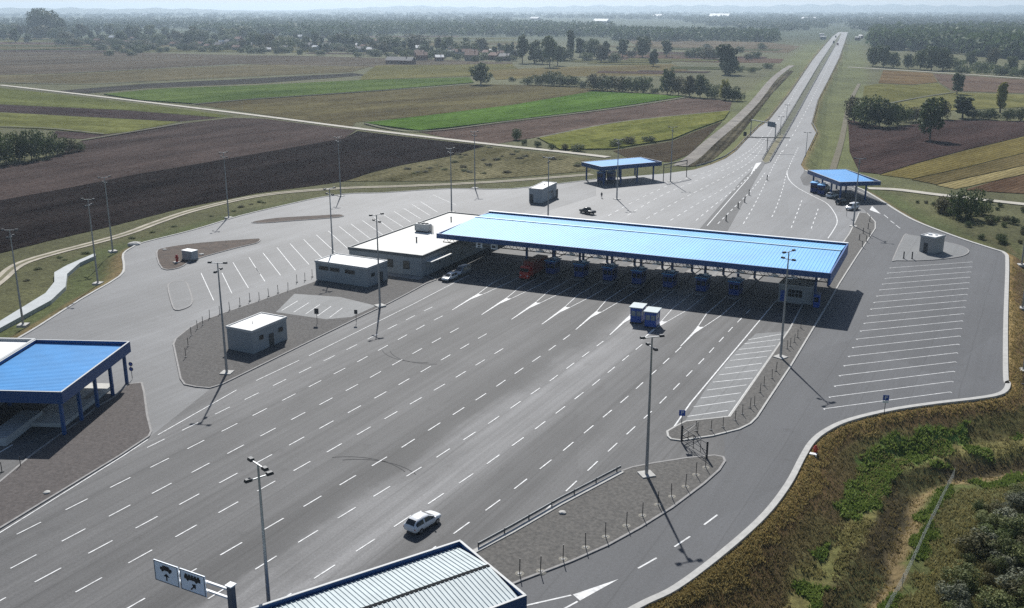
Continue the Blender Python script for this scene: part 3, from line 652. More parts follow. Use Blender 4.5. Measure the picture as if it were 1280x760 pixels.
for ln in ([(85, 91.5), (180, 87), (300, 81.3)], [(0, 81), (120, 77), (200, 75)], [(240, 131.5), (320, 124.6), (495, 112.6), (590, 105.3)], [(456, 155.6), (525, 165.3), (640, 152.3), (770, 136), (857, 122.3)], [(0, 159.3), (60, 161.5), (130, 168.6)], [(102, 176.5), (160, 167), (228, 155.5)], [(366, 84), (480, 81), (560, 79)], [(160, 61.5), (300, 59), (420, 62)], [(0, 71), (150, 72.5), (330, 70)], [(700, 97), (830, 95.8)], [(1104, 131.6), (1150, 122.6), (1192, 116.3)], [(672, 173.6), (780, 153), (912, 139.3)], [(0, 103.6), (100, 105.6), (180, 102.4)]):
    mg = MB(); dd_ = H * 1307 / (ln[0][1] - YH); mg.ribbon(smooth_line(W2(ln, Z0), 6), .9 + dd_ * .0022, Z0 + .62); struct('field_margin', mg, mat('margin_weeds', (.04, .04, .02), .95, var=.4, scale=.1, c2=(.075, .075, .035), coord='pos'))
fr = random.Random(21); yy = 47.0
PAL = [((.075, .052, .045), (.10, .07, .058)), ((.10, .085, .05), (.125, .105, .06)), ((.05, .058, .03), (.07, .075, .036)), ((.085, .085, .04), (.11, .105, .048)), ((.06, .047, .042), (.08, .06, .052))]
while yy < 63:
    hgt = fr.uniform(1.2, 2.6); x = -30.0
    while x < 640:
        x2 = x + fr.uniform(90, 260); sl = fr.uniform(-.004, .012)
        FIELDS.append((fr.choice(['stubble_field', 'fallow_field']), [(x, yy + sl * x), (min(x2, 660), yy + sl * min(x2, 660)), (min(x2, 660) - 6, yy + hgt * .94 + sl * min(x2, 660)), (x - 6, yy + hgt * .94 + sl * x)], fr.choice(PAL), .3, ((180, 105), (440, 91.5)))); x = x2 + fr.uniform(1, 3)
    yy += hgt
for i_ in range(16):
    x = fr.uniform(690, 930); yq = fr.uniform(57, 92); wq, hq = fr.uniform(60, 140), fr.uniform(1.5, 3.2)
    if x + wq > 985: continue
    FIELDS.append((fr.choice(['stubble_field', 'grass_field', 'fallow_field']), [(x, yq), (x + wq, yq + 1.5), (x + wq - 5, yq + hq + 1.5), (x - 4, yq + hq)], fr.choice(PAL), .3, ((740, 66), (980, 74))))
for i, (nm, px, (c1, c2), clod, dirn) in enumerate(FIELDS):
    dist = H * 1307 / (sum(p[1] for p in px) / len(px) - YH)
    mm = field('soil_or_crop', c1, c2, ang=angle_of(*dirn), spacing=max(2.4, dist / 90), rows=.30 if dist > 420 else .2, scale=.02 if dist > 800 else (.035 if dist > 500 else .07), clod=min(.8, clod * 1.5), clod_scale=.8 if dist < 420 else max(.08, 110 / dist))
    poly = W2(px, Z0); mb = MB()
    h_ = {'crop_field': .7, 'vineyard_field': .6}.get(nm, .12 + .004 * i)
    mb.prism(poly, Z0 - .3, Z0 + h_); struct(nm, mb, mm)

# ================================================================== STRUCTURES
def ribs_roof(name, o, u, v, lu, lv, zf, m, parent, pitch=.5, rh=.06, along='v'):
    """ribbed metal roof: origin o (x,y), unit vectors u, v, lengths lu, lv; zf(v distance) gives height; ribs run along v"""
    mb = MB(); n = max(2, int(lu / pitch)); p = lu / n
    prof = []
    for i in range(n):
        prof += [(i * p, 0), (i * p + p * .62, 0), (i * p + p * .72, rh), (i * p + p * .90, rh)]
    prof.append((lu, 0))
    vv = zf[0]; zz = zf[1]
    b = len(mb.v)
    for a, h in prof:
        for d, z in zip(vv, zz):
            q = o + u * a + v * d; mb.v.append((q.x, q.y, z + h))
    k = len(vv)
    for i in range(len(prof) - 1):
        for j in range(k - 1):
            mb.f.append((b + i * k + j, b + (i + 1) * k + j, b + (i + 1) * k + j + 1, b + i * k + j + 1))
    return mb.build(name, m, parent)
def V2(x, y): return Vector((x, y))
def P3(q, z): return (q.x, q.y, z)

# ---- main toll canopy
t_ = thing('toll_canopy', 'long blue ribbed metal canopy spanning all the toll lanes', 'canopy')
FL = V2(-111.9, 176.5); u = V2(80.4, 5.0).normalized(); v = V2(-u.y, u.x); LU, LV = 80.6, 26.0
ribs_roof('roof', FL + u * .3 + v * .3, u, v, LU - .6, LV - .6, ([0, 17.4, LV - .6], [7.62, 8.25, 7.72]), M_BLUEROOF, t_, pitch=.62, rh=.035)
rc = MB(); rc.bar(P3(FL + v * 17.7 + u * .4, 8.36), P3(FL + v * 17.7 + u * (LU - .4), 8.36), .55, .08); rc.build('ridge_cap', mat('pale_flashing', (.30, .44, .52), .5, metal=.2, var=.1), t_)
def cq(a, b_): return FL + u * a + v * b_
fa = MB()
fa.bar(P3(cq(0, 0), 7.48), P3(cq(LU, 0), 7.48), .3, 1.05); fa.build('fascia', M_NAVY, t_)
fa = MB(); fa.bar(P3(cq(LU, -.15), 6.9), P3(cq(LU, LV + .15), 6.9), .3, 2.25); fa.build('fascia', mat('blue_gable_panel', (.008, .085, .29), .45, var=.06, scale=.4), t_)
fa = MB(); fa.bar(P3(cq(0, .16), 7.4), P3(cq(0, LV - .16), 7.4), .3, 1.1); fa.build('fascia', M_NAVY, t_)
fa = MB(); fa.bar(P3(cq(0, LV), 7.55), P3(cq(LU, LV), 7.55), .3, 1.1); fa.build('fascia', M_NAVY, t_)
fa = MB(); fa.bar(P3(cq(-.1, LV - .15), 8.16), P3(cq(LU + .1, LV - .15), 8.16), .7, .1); fa.build('glare_strip', M_WHITE, t_)  # white strip paints in the sun glare along the back roof edge
sf = MB(); q = [cq(.4, .4), cq(LU - .4, .4), cq(LU - .4, LV - .4), cq(.4, LV - .4)]; sf.prism([(p.x, p.y) for p in q], 6.9, 7.0); sf.build('soffit', M_DARKSTEEL, t_)
tr = MB()
for d in (1.6, LV - 1.6):
    for zz in (5.85, 6.75): tr.bar(P3(cq(.6, d), zz), P3(cq(LU - .6, d), zz), .16, .16)
    n = 54
    for i in range(n):
        a0, a1 = .6 + (LU - 1.2) * i / n, .6 + (LU - 1.2) * (i + 1) / n
        tr.bar(P3(cq(a0, d), 5.85), P3(cq((a0 + a1) / 2, d), 6.75), .08, .08); tr.bar(P3(cq((a0 + a1) / 2, d), 6.75), P3(cq(a1, d), 5.85), .08, .08)
tr.build('truss', M_DARKSTEEL, t_)
ISL = [-101.2, -94.9, -88.5, -82.1, -75.8, -69.6, -63.1, -56.4, -49.9]
for x in ISL[1:] + [-35.2]:
    for yy in (186.5, 199.5):
        cm = MB(); cm.box((x, yy + (x + 75) * .06, 0), (.42, .42, 6.9)); cm.build('column', M_BLUESTEEL, t_)
# lane signs hung under the front edge (white panels, some split in two)
def lane_sign(a, kind, lab):
    o = thing('lane_sign', lab, 'sign', (*cq(a, .9), 5.6), math.atan2(u.y, u.x), 'lane signs hung under the front of the toll canopy')
    MB().box((0, 0, 0), (1.5, .16, 1.1)).build('panel', M_WHITE, o)
    for x_ in (-.5, .5): MB().tube((x_, 0, 1.1), (x_, 0, 1.7), .03).build('hanger', M_DARKSTEEL, o)
    g = MB()
    if kind == 'H':
        g.box((0, -.1, .56), (.62, .03, .42)); g.box((0, -.1, .1), (.62, .03, .28))
    else:
        g.box((-.15, -.1, .3), (.75, .03, .5)); g.box((.45, -.1, .15), (.12, .03, .8))
    g.build('symbol', M_BLACK, o)
lane_sign(9.6, 'H', 'white lane sign with two dark blocks, leftmost under the toll canopy')
lane_sign(13.1, 'D', 'white lane sign with one dark block, right of the leftmost lane sign')
def sunlit_blob_boxes(a, k):  # white boxes stand in for the sunlit blobs below the canopy front
    o = thing('sunlit_blob', 'white boxes standing in for a sunlit blob under the canopy front, %s from the left' % ORD[k], 'sunlit blob', (*cq(a, 1.0), 5.95), math.atan2(u.y, u.x), 'boxes standing in for sunlit blobs under the canopy front')
    MB().box((-.35, 0, 0), (.95, .5, .2)).box((.55, .1, .18), (.7, .45, .2)).box((.05, .2, .36), (.55, .4, .22)).build('white_boxes', M_WHITE, o)
    MB().box((0, .25, -.1), (.12, .12, 1.1)).build('bracket', M_DARKSTEEL, o)
for k_, px in enumerate([673, 711, 745, 781, 818, 855, 893, 921, 963, 987]):
    sunlit_blob_boxes(cq(0, 0) and (at(px, 316 + (px - 673) * .115, 6.0).x - FL.x) / u.x, k_)

# ---- toll booths
def make_booth(label, group, loc, rz=0., roofm=None):
    o = thing('toll_booth', label, 'booth', loc, rz, group)
    MB().box((0, 0, 0), (2.1, 2.9, .25)).build('plinth', M_DARKSTEEL, o)
    bb = M_BOOTHBLUE if roofm else mat('booth_blue_shaded', (.006, .045, .20), .4, var=.08, scale=.8)  # darker copy of the booth blue, canopy shade put into the colour
    MB().box((0, 0, .25), (2.0, 2.8, 1.15)).build('lower_panel', bb, o)
    f = MB()
    for sx in (-.95, 0, .95):
        for sy in (-1.34, 1.34): f.box((sx, sy, 1.4), (.14, .14, .95))
    for sx in (-.94, .94): f.box((sx, 0, 1.4), (.14, .14, .95))
    f.build('frame', bb, o)
    for (c, d) in (((-.475, -1.32, 1.4), (.78, .03, .95)), ((.475, -1.32, 1.4), (.78, .03, .95)), ((-.95, -.68, 1.4), (.03, 1.15, .95)), ((.95, -.68, 1.4), (.03, 1.15, .95)), ((-.95, .68, 1.4), (.03, 1.15, .95)), ((.95, .68, 1.4), (.03, 1.15, .95)), ((0, 1.32, 1.4), (1.8, .03, .95))):
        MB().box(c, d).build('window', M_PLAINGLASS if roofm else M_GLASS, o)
    MB().box((0, 0, 2.35), (2.06, 2.86, .55)).build('header', bb, o)
    MB().box((0, 0, 2.9), (2.5, 3.3, .14)).build('roof', roofm or M_BLUEROOF, o)
    MB().box((.3, .8, 3.04), (.8, .7, .45)).build('air_conditioner', M_WHITE, o) if not roofm else None
    return o
bl = []
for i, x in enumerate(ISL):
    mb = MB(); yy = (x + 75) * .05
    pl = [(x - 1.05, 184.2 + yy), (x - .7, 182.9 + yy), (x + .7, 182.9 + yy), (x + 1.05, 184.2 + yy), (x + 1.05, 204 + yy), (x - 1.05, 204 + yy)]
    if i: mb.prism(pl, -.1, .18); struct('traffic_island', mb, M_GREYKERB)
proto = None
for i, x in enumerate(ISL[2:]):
    lab = 'shade-darkened blue toll booth under the canopy, %s from the left' % ORD[i]
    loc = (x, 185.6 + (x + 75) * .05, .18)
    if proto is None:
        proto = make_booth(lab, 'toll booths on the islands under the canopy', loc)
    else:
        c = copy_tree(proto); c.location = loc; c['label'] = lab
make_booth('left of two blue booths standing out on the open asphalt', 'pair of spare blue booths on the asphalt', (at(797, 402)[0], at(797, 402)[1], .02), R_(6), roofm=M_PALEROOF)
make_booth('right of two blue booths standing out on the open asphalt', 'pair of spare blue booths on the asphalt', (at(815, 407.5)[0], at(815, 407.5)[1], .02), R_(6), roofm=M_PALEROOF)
# grey control room at the right end, under the canopy
o = thing('control_room', 'grey control room under the right end of the toll canopy', 'building', (-38.6, 187.5, 0))
MB().box((0, 2.2, .15), (6.0, 5.5, 3.2)).build('wall', mat('mid_grey_render', (.30, .31, .31), .7, var=.07), o)
MB().box((0, 2.2, 0), (6.6, 6.1, .15)).build('base', M_CONC, o)
MB().box((0, 2.2, 3.35), (6.3, 5.8, .2)).build('roof', M_WALLLIGHT, o)
wf = MB().box((.1, -.58, 1.2), (2.6, .08, 1.4)).build('window', M_GLASS, o)
MB().box((.1, -.635, 1.2), (.07, .03, 1.4)).box((.1, -.635, 1.9), (2.6, .03, .07)).box((-.55, -.635, 1.2), (.05, .03, 1.4)).box((.75, -.635, 1.2), (.05, .03, 1.4)).build('window_bars', M_WALLLIGHT, wf)
MB().box((-2.2, -.57, .15), (.9, .06, 2.1)).build('door', M_BOOTHBLUE, o)
o = thing('toll_booth', 'narrow blue ticket kiosk right of the grey control room', 'booth', (-34.2, 186.0, 0.02), 0, None)
MB().box((0, 0, 0), (1.0, 1.2, 2.6)).build('body', M_BOOTHBLUE, o); MB().box((0, -.61, 1.2), (.8, .03, .9)).build('window', M_GLASS, o); MB().box((0, 0, 2.6), (1.3, 1.5, .12)).build('roof', M_NAVY, o)

# ---- office building left of the canopy
o = thing('office_building', 'long grey office building with a flat cream roof beside the canopy', 'building', (0, 0, 0))
OB = [(-129.4, 168.9), (-111.3, 169.8), (-112.9, 212.6), (-130.6, 212.0)]
MB().prism(OB, 0, 4.35).build('wall', M_WALLGREY, o)
def inset(poly, d):
    c = Vector((sum(p[0] for p in poly) / len(poly), sum(p[1] for p in poly) / len(poly)))
    return [tuple(Vector(p) + (c - Vector(p)).normalized() * d * 1.3) for p in poly]
MB().prism(inset(OB, .25), 4.352, 4.46).build('roof', M_CREAM, o)
MB().sweep(OB, .35, 4.1, 4.72, closed=True).build('parapet', mat('dark_parapet', (.10, .11, .115), .6, var=.1), o)
for x in (-119.2, -115.2):
    wd = MB().box((x, 169.35 + (x + 120) * .05, 1.4), (1.5, .16, 1.7)).build('window', M_GLASS, o)
MB().box((-125.8, 169.0, 1.4), (1.5, .16, 1.7)).build('window', M_GLASS, o)
MB().box((-122.4, 169.2, .1), (1.1, .14, 2.2)).build('door', M_DOOR, o)
for y in (176, 181, 186): MB().box((-111.42 - (y - 170) * .037, y, 1.3), (.16, 2.2, 1.6)).build('window', M_GLASS, o)
MB().box((-110.7, 175.5, 3.0), (1.5, 8.5, .14)).build('entrance_awning', M_WHITEROOF, o)
MB().tube((-111.55, 169.62, .1), (-111.55, 169.62, 4.3), .08).build('downpipe', M_WALLLIGHT, o)
MB().box((-118.5, 168.3, 0), (15.6, 2.2, .16)).build('base', M_GREYKERB, o)
a = thing('rooftop_cooling_unit', 'grey cooling unit with pipes on the cream office roof', 'cooling unit', (-124.2, 190.2, 4.46))
MB().box((0, 0, .3), (3.4, 1.7, 1.6)).build('body', M_WALLLIGHT, a)
MB().box((0, 0, 0), (3.2, 1.5, .3)).build('base', M_DARKSTEEL, a)
for x in (-1, 0, 1): MB().tube((x, 0, 1.9), (x, 0, 2.15), .42, n=12).build('fan', M_DARKSTEEL, a)
MB().tube((-1.7, -.9, .2), (-1.7, -.9, 1.6), .08).tube((2.1, .2, 0), (2.1, .2, 1.9), .14).tube((2.5, .2, 0), (2.5, .2, 1.7), .12).build('pipe', M_STEEL, a)
def vent(x, y, lab):
    a = thing('roof_vent', lab, 'vent', (x, y, 4.46), 0, 'vents on the cream office roof')
    MB().tube((0, 0, 0), (0, 0, 1.0), .16).build('pipe', M_DARKSTEEL, a); MB().tube((0, 0, 1.0), (0, 0, 1.2), .28, .1).build('cowl', M_STEEL, a)
vent(-119.7, 180.5, 'dark vent pipe on the cream office roof, nearest its front edge')
vent(-117.9, 190.2, 'dark vent pipe beside the blue canopy corner on the cream roof, front of a pair')
vent(-117.2, 191.6, 'dark vent pipe beside the blue canopy corner on the cream roof, rear of a pair')
vent(-116.4, 199.5, 'dark vent pipe by the canopy edge towards the back of the cream roof')
vent(-124.5, 203.0, 'slim dark vent pipe alone near the back left of the cream roof')

# ---- small flat-roofed buildings
def flat_building(name, lab, poly, h, wallm, roofm, extras):
    c = (sum(p[0] for p in poly) / len(poly), sum(p[1] for p in poly) / len(poly), .1)
    o = thing(name, lab, 'building', c)
    L_ = [(p[0] - c[0], p[1] - c[1]) for p in poly]
    MB().prism(L_, 0, h - .25).build('wall', wallm, o)
    MB().prism(inset(L_, .12), h - .249, h - .12).build('roof', roofm, o)
    MB().sweep(L_, .22, h - .4, h + .02, closed=True).build('parapet', M_WALLLIGHT, o)
    extras(o, L_)
def ex1(o, P):
    (x0, y0), (x1, y1) = P[0], P[1]       # front face then right face
    xr = max(p[0] for p in P)
    for y in (-2.2, 2.6): MB().box((xr + .02, y, 1.9), (.08, .9, .75)).build('window', M_GLASS, o)
    d = MB().box((xr + .02, .2, .05), (.08, 1.0, 2.2)).build('door', M_DOOR, o)
    MB().box((xr + .08, .55, 1.0), (.05, .08, .12)).build('handle', M_STEEL, d)
    MB().tube((0, -1, 3.6), (0, -1, 4.3), .05).build('vent_pipe', M_STEEL, o)
flat_building('utility_building', 'small grey utility building with a white roof on the left gravel island', [(-114.4, 115.9), (-109.0, 115.9), (-109.2, 124.5), (-114.6, 124.5)], 4.0, M_WALLGREY, M_WHITEROOF, ex1)
def ex2(o, P):
    y0 = min(p[1] for p in P); xr = max(p[0] for p in P)
    for x in (-4.4, -1.6, 2.2): MB().box((x, y0 - .02, 2.3), (2.4, .08, .8)).build('window', M_GLASS, o)
    MB().box((xr + .02, 1.2, .05), (.08, 1.1, 2.2)).build('door', M_DOOR, o)
    MB().box((xr + .02, -1.6, 1.9), (.08, 1.2, .7)).build('window', M_GLASS, o)
flat_building('site_office', 'low grey office block with a strip of dark windows beside the left island path', [(-129.5, 157.6), (-116.5, 157.6), (-116.5, 164.6), (-129.5, 164.6)], 4.1, M_WALLGREY, M_WHITEROOF, ex2)
def ex3(o, P):
    y0 = min(p[1] for p in P); xr = max(p[0] for p in P)
    d = MB().box((-.6, y0 - .02, .05), (1.1, .08, 2.3)).build('door', M_DOOR, o)
    MB().box((xr + .02, 3.5, .05), (.08, 1.4, 2.6)).build('door', M_DOOR, o)
    MB().box((xr + .02, 0, 2.0), (.08, 1.0, .7)).build('window', M_GLASS, o)
    MB().tube((0, 1, 3.6), (0, 1, 4.4), .12).build('vent_pipe', M_STEEL, o)
flat_building('container_office', 'narrow grey container building by itself behind the toll canopy', [(-129.8, 254.7), (-125.6, 254.7), (-127.0, 267.2), (-131.2, 267.2)], 4.1, M_WALLLIGHT, M_WHITEROOF, ex3)
def ex4(o, P):
    e0, e1 = Vector(P[0]), Vector(P[1]); mid = e0.lerp(e1, .42); d = (e1 - e0).normalized(); nrm = Vector((d.y, -d.x))
    q = mid + nrm * .02; MB().box((q.x, q.y, .05), (.95, .08, 2.2), math.atan2(d.y, d.x)).build('door', M_DOOR, o)
    MB().box((-.6, .4, 3.7), (.8, .8, .35)).build('roof_unit', M_WHITE, o); MB().box((.7, .6, 3.7), (.5, .5, .3)).build('roof_unit', M_WHITE, o)
flat_building('guard_kiosk', 'pale square kiosk with white roof on the small paved island beside the right parking bays', [(-22.8, 242.6), (-19.6, 241.2), (-17.9, 245.0), (-21.2, 246.4)], 3.9, mat('warm_grey_cladding', (.34, .33, .31), .6, var=.06), M_WHITEROOF, ex4)

# ---- smaller canopies: o = corner, u/v unit vectors, sizes
def canopy(lab, o2, uu, vv, lu, lv, z0, z1, cols, roofm, name='inspection_canopy', mid_gutter=False, tilt=.35, pitch=.45):
    o = thing(name, lab, 'canopy')
    def c(a, b): return o2 + uu * a + vv * b
    if mid_gutter:
        h = lv / 2
        ribs_roof('roof', c(.25, .25), uu, vv, lu - .5, h - .45, ([0, h - .45], [z1 - .42, z1 - .42 + tilt]), roofm, o, pitch=pitch, rh=.07)
        ribs_roof('roof', c(.25, h + .2), uu, vv, lu - .5, h - .45, ([0, h - .45], [z1 - .42 + tilt, z1 - .42]), roofm, o, pitch=pitch, rh=.07)
        MB().bar(P3(c(.2, h), z1 - .42 + tilt), P3(c(lu - .2, h), z1 - .42 + tilt), .36, .12).build('ridge_cap', mat('matt_black_gutter', (.03, .032, .034), 1.0, spec=0.), o)
    else:
        ribs_roof('roof', c(.25, .25), uu, vv, lu - .5, lv - .5, ([0, lv - .5], [z1 - .55, z1 - .55 + tilt]), roofm, o, pitch=pitch, rh=.028)
    for p, q in ((c(-.1, 0), c(lu + .1, 0)), (c(-.1, lv), c(lu + .1, lv)), (c(0, .1), c(0, lv - .1)), (c(lu, .1), c(lu, lv - .1))):
        f_ = MB().bar(P3(p, (z0 + z1) / 2), P3(q, (z0 + z1) / 2), .22, z1 - z0).build('fascia', M_NAVY, o)
        MB().bar(P3(p, z1 + .025), P3(q, z1 + .025), .24, .05).build('coping', M_WALLLIGHT, f_)
    MB().prism([tuple(c(.3, .3)), tuple(c(lu - .3, .3)), tuple(c(lu - .3, lv - .3)), tuple(c(.3, lv - .3))], z0 + .1, z0 + .2).build('soffit', M_DARKSTEEL, o)
    for a, b in cols:
        q = c(a, b); MB().box((q.x, q.y, 0), (.4, .4, z0 + .1), math.atan2(uu.y, uu.x)).build('column', M_BLUESTEEL, o)
    return o
# left (bottom-left of the photo): front corner -> back along a, width along b
fc = V2(-108.3, 79.6); a_ = V2(-8.4, 18.6).normalized(); b_ = V2(-a_.y, a_.x)
canopy('bright blue flat canopy with deep fascia at lower left, joined to a white roof', fc, a_, b_, 20.4, 14.3, 4.7, 6.3, [(.5 + i * 4.75, .6) for i in range(5)] + [(.5 + i * 4.75, 13.4) for i in range(5)], M_DEEPROOF, pitch=.5, tilt=.1)
# white-roofed customs hall that adjoins it on the left
o = thing('customs_hall', 'white flat-roofed hall adjoining the left blue canopy, cut by the frame', 'building')
q = fc + b_ * 14.65
WP = [tuple(q + a_ * .0), tuple(q + a_ * 20.6), tuple(q + a_ * 20.6 + b_ * 17), tuple(q + b_ * 17)]
MB().prism(WP, 0, 5.9).build('wall', M_WALLGREY, o); MB().prism(inset(WP, .25), 5.902, 6.0).build('roof', M_WHITEROOF, o); MB().sweep(WP, .4, 5.7, 6.4, closed=True).build('parapet', M_WALLLIGHT, o)
# inspection platform and ramp below the left canopy
o = thing('inspection_platform', 'pale concrete inspection platform with a dark pit under the left blue canopy', 'platform')
c0 = fc + a_ * 10.5 + b_ * 4.6
MB().box((c0.x, c0.y, 0), (15, 5.4, .55), math.atan2(a_.y, a_.x)).build('slab', mat('pale_slab', (.50, .49, .46), .85, var=.12, scale=.6), o)
c1 = fc + a_ * 13.5 + b_ * 3.2
MB().box((c1.x, c1.y, .552), (3.6, .8, .02), math.atan2(a_.y, a_.x)).build('pit', M_BLACK, o)
o = thing('loading_ramp', 'long ribbed pale ramp lying in the shade under the left canopy', 'ramp')
c2 = fc + a_ * 1.5 + b_ * 7.9
MB().box((c2.x, c2.y, 0), (9.5, 3.0, 1.0), math.atan2(a_.y, a_.x), top=(.96, .94)).build('deck', M_WALLLIGHT, o)
rb = MB()
for i in range(18):
    q = c2 + a_ * (-4.4 + i * .52); rb.box((q.x, q.y, 1.0), (.1, 2.8, .05), math.atan2(a_.y, a_.x))
rb.build('tread', M_STEEL, o)
# near one (bottom centre)
bk = V2(-43.4, 71.3); a2 = V2(-9.1, -16.7).normalized(); b2 = V2(-a2.y, a2.x)
canopy('pale ribbed canopy roof with navy fascia in the foreground', bk, a2, b2, 34, 10.85, 4.9, 6.35, [(.5 + i * 5.2, .6) for i in range(6)] + [(.5 + i * 5.2, 10.2) for i in range(6)], M_PALEROOF, mid_gutter=True, tilt=.62, pitch=.42)
# far left
def quad_canopy(lab, pA, pB, pD, z0, z1, cols, roofm):
    A_, B_, D_ = [V2(*at(*p, z1)[:2]) for p in (pA, pB, pD)]
    uu = (B_ - A_).normalized(); lv = abs((D_ - A_).dot(V2(-uu.y, uu.x)))
    vv = V2(-uu.y, uu.x)
    canopy(lab, A_, uu, vv, (B_ - A_).length, lv, z0, z1, cols, roofm, pitch=.9, tilt=.5)
quad_canopy('small blue canopy left of the motorway behind the toll canopy', (752, 208.5), (827, 202), (733, 202), 4.6, 5.9, [(1.5 + i * 6.4, .8) for i in range(4)] + [(1.5 + i * 6.4, 11) for i in range(4)], M_DEEPROOF)
q_ = V2(*at(1050, 227.6, 5.7)[:2]); q2 = V2(*at(1100.7, 226.5, 5.7)[:2])
quad_canopy('small blue canopy over the access road right of the motorway', (1050, 227.6), (1100.7, 226.5), (1014.4, 212.3), 4.5, 5.7, [(.8, .8), (8.5, .8), (.8, 7), (8.5, 7), (.8, 13.5), (8.5, 13.5), (.8, 20), (8.5, 20)], M_DEEPROOF)
# blue booths and counters beneath the far left canopy
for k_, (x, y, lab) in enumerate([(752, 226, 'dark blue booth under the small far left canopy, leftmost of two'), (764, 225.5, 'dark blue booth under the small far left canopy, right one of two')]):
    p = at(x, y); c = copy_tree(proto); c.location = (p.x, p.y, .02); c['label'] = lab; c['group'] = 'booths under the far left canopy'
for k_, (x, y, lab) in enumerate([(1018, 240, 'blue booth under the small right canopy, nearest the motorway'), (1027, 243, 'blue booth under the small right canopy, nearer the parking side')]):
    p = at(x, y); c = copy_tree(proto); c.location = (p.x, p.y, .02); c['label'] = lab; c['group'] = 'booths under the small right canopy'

# ================================================================== LAMP POSTS
def make_lamp(lab, loc, h=17.4, rz=0.):
    o = thing('lamp_post', lab, 'lamp post', loc, rz, 'tall floodlight posts around the plaza')
    MB().box((0, 0, -.3), (1.7, 1.7, .45)).build('footing', M_KERB, o)
    MB().tube((0, 0, .15), (0, 0, h), .21, .09, 10).build('pole', M_STEEL, o)
    am = MB()
    am.bar((-1.05, 0, h), (1.05, 0, h), .1, .1); am.bar((0, -.85, h - 1.2), (0, .85, h - 1.2), .1, .1)
    am.build('crossarm', M_STEEL, o)
    for (x, y, z, r) in ((-1.0, 0, h, 0), (1.0, 0, h, 0), (0, -.8, h - 1.2, 1), (0, .8, h - 1.2, 1)):
        d = MB(); s_ = 1 if (x + y) > 0 else -1
        dx, dy = (s_ * .2, 0) if r == 0 else (0, s_ * .2)
        d.box((x + dx, y + dy, z - .05), (.62 if r == 0 else .42, .42 if r == 0 else .62, .26), top=(.8, .8)); fl = d.build('floodlight', M_DARKSTEEL, o)
        MB().box((x + dx, y + dy, z - .07), (.5 if r == 0 else .32, .32 if r == 0 else .5, .02)).build('lens', M_LAMP, fl)
    return o
LAMPS = [((283.7, 467), 'front corner of the left gravel island'), ((475, 383), 'edge of the left island beside the office block'), ((808, 594.5), 'lower right gravel island'), ((975.5, 447.5), 'narrow right island beside the hatched bay'),
 ((29, 406), 'leftmost in the verge near the concrete drain'), ((122.5, 354), 'verge beside the drain bend at the left'), ((141, 314), 'verge behind the drain where the left kerb curves'), ((286, 272), 'edge of the dirt track above the rusty soil island'),
 ((417, 336), 'behind the low office block with strip windows'), ((564.5, 265), 'behind the cream office roof'), ((426, 245), 'far edge of the left parking lot by the dark soil strip'), ((593.7, 235), 'far edge of the parking lot nearest the rough field'),
 ((685, 281), 'behind the back edge of the toll canopy'), ((771, 249), 'in front of the small far left canopy'), ((838, 227), 'beside the motorway just past the far left canopy'), ((1066.5, 283), 'in front of the small right canopy'),
 ((1278, 385), 'right verge beside the parking bays, far one'), ((1279.5, 462.5), 'right verge beside the parking bays, near one'), ((1277, 331), 'right verge at the apron corner')]
lp = None
for (px, where) in LAMPS:
    p = at(*px); z = 0.12 if px in ((283.7, 467), (475, 383), (808, 594.5), (975.5, 447.5)) else (tz(p.x, p.y) + .1 if px[0] < 145 or px[0] > 1270 or px == (286, 272) else 0.0)
    if px[0] < 145 or px[0] > 1270 or px == (286, 272): p = at(*px, z)
    lab = 'tall grey floodlight post, %s' % where
    if lp is None: lp = make_lamp(lab, (p.x, p.y, z), rz=R_(20))
    else: c = copy_tree(lp); c.location = (p.x, p.y, z); c['label'] = lab; c.rotation_euler.z = rnd.uniform(0, 1.5)
q_ = at(322.5, 582, 17.3); c = copy_tree(lp); c.location = (q_.x, q_.y, 0); c.rotation_euler.z = R_(-20); c['label'] = 'tall grey floodlight post beside the near canopy, nearest the camera'
# slim motorway lamps
ml = None
for px, h, lab in [((1007, 196), 9.0, 'short lamp post at the right edge of the motorway'), ((975, 169), 8.0, 'slim lamp post on the central reserve, nearer of two'), ((983, 149), 7.0, 'slim lamp post on the central reserve, farther of two')]:
    p = at(*px); o = thing('road_lamp', lab, 'lamp post', (p.x, p.y, .1), 0, 'slim lamps along the motorway')
    MB().tube((0, 0, 0), (0, 0, h), .14, .08).build('pole', M_STEEL, o); MB().bar((-1, 0, h), (1, 0, h), .12, .1).build('crossarm', M_STEEL, o); MB().box((-1, 0, h - .1), (.8, .4, .2)).box((1, 0, h - .1), (.8, .4, .2)).build('lamp_head', M_DARKSTEEL, o)

# ================================================================== SIGNS, RAILS, POSTS
def text_obj(name, s, size, loc, m, parent, rot=(math.pi / 2, 0, 0), depth=.008):
    cu = bpy.data.curves.new(name, 'FONT'); cu.body = s; cu.size = size; cu.align_x = 'CENTER'; cu.align_y = 'CENTER'; cu.extrude = depth
    o = bpy.data.objects.new(name, cu); COL.objects.link(o); cu.materials.append(m)
    dg = bpy.context.evaluated_depsgraph_get(); me = bpy.data.meshes.new_from_object(o.evaluated_get(dg)); bpy.data.objects.remove(o)
    o = bpy.data.objects.new(name, me); COL.objects.link(o)
    o.parent = parent; o.location = loc; o.rotation_euler = rot
    return o
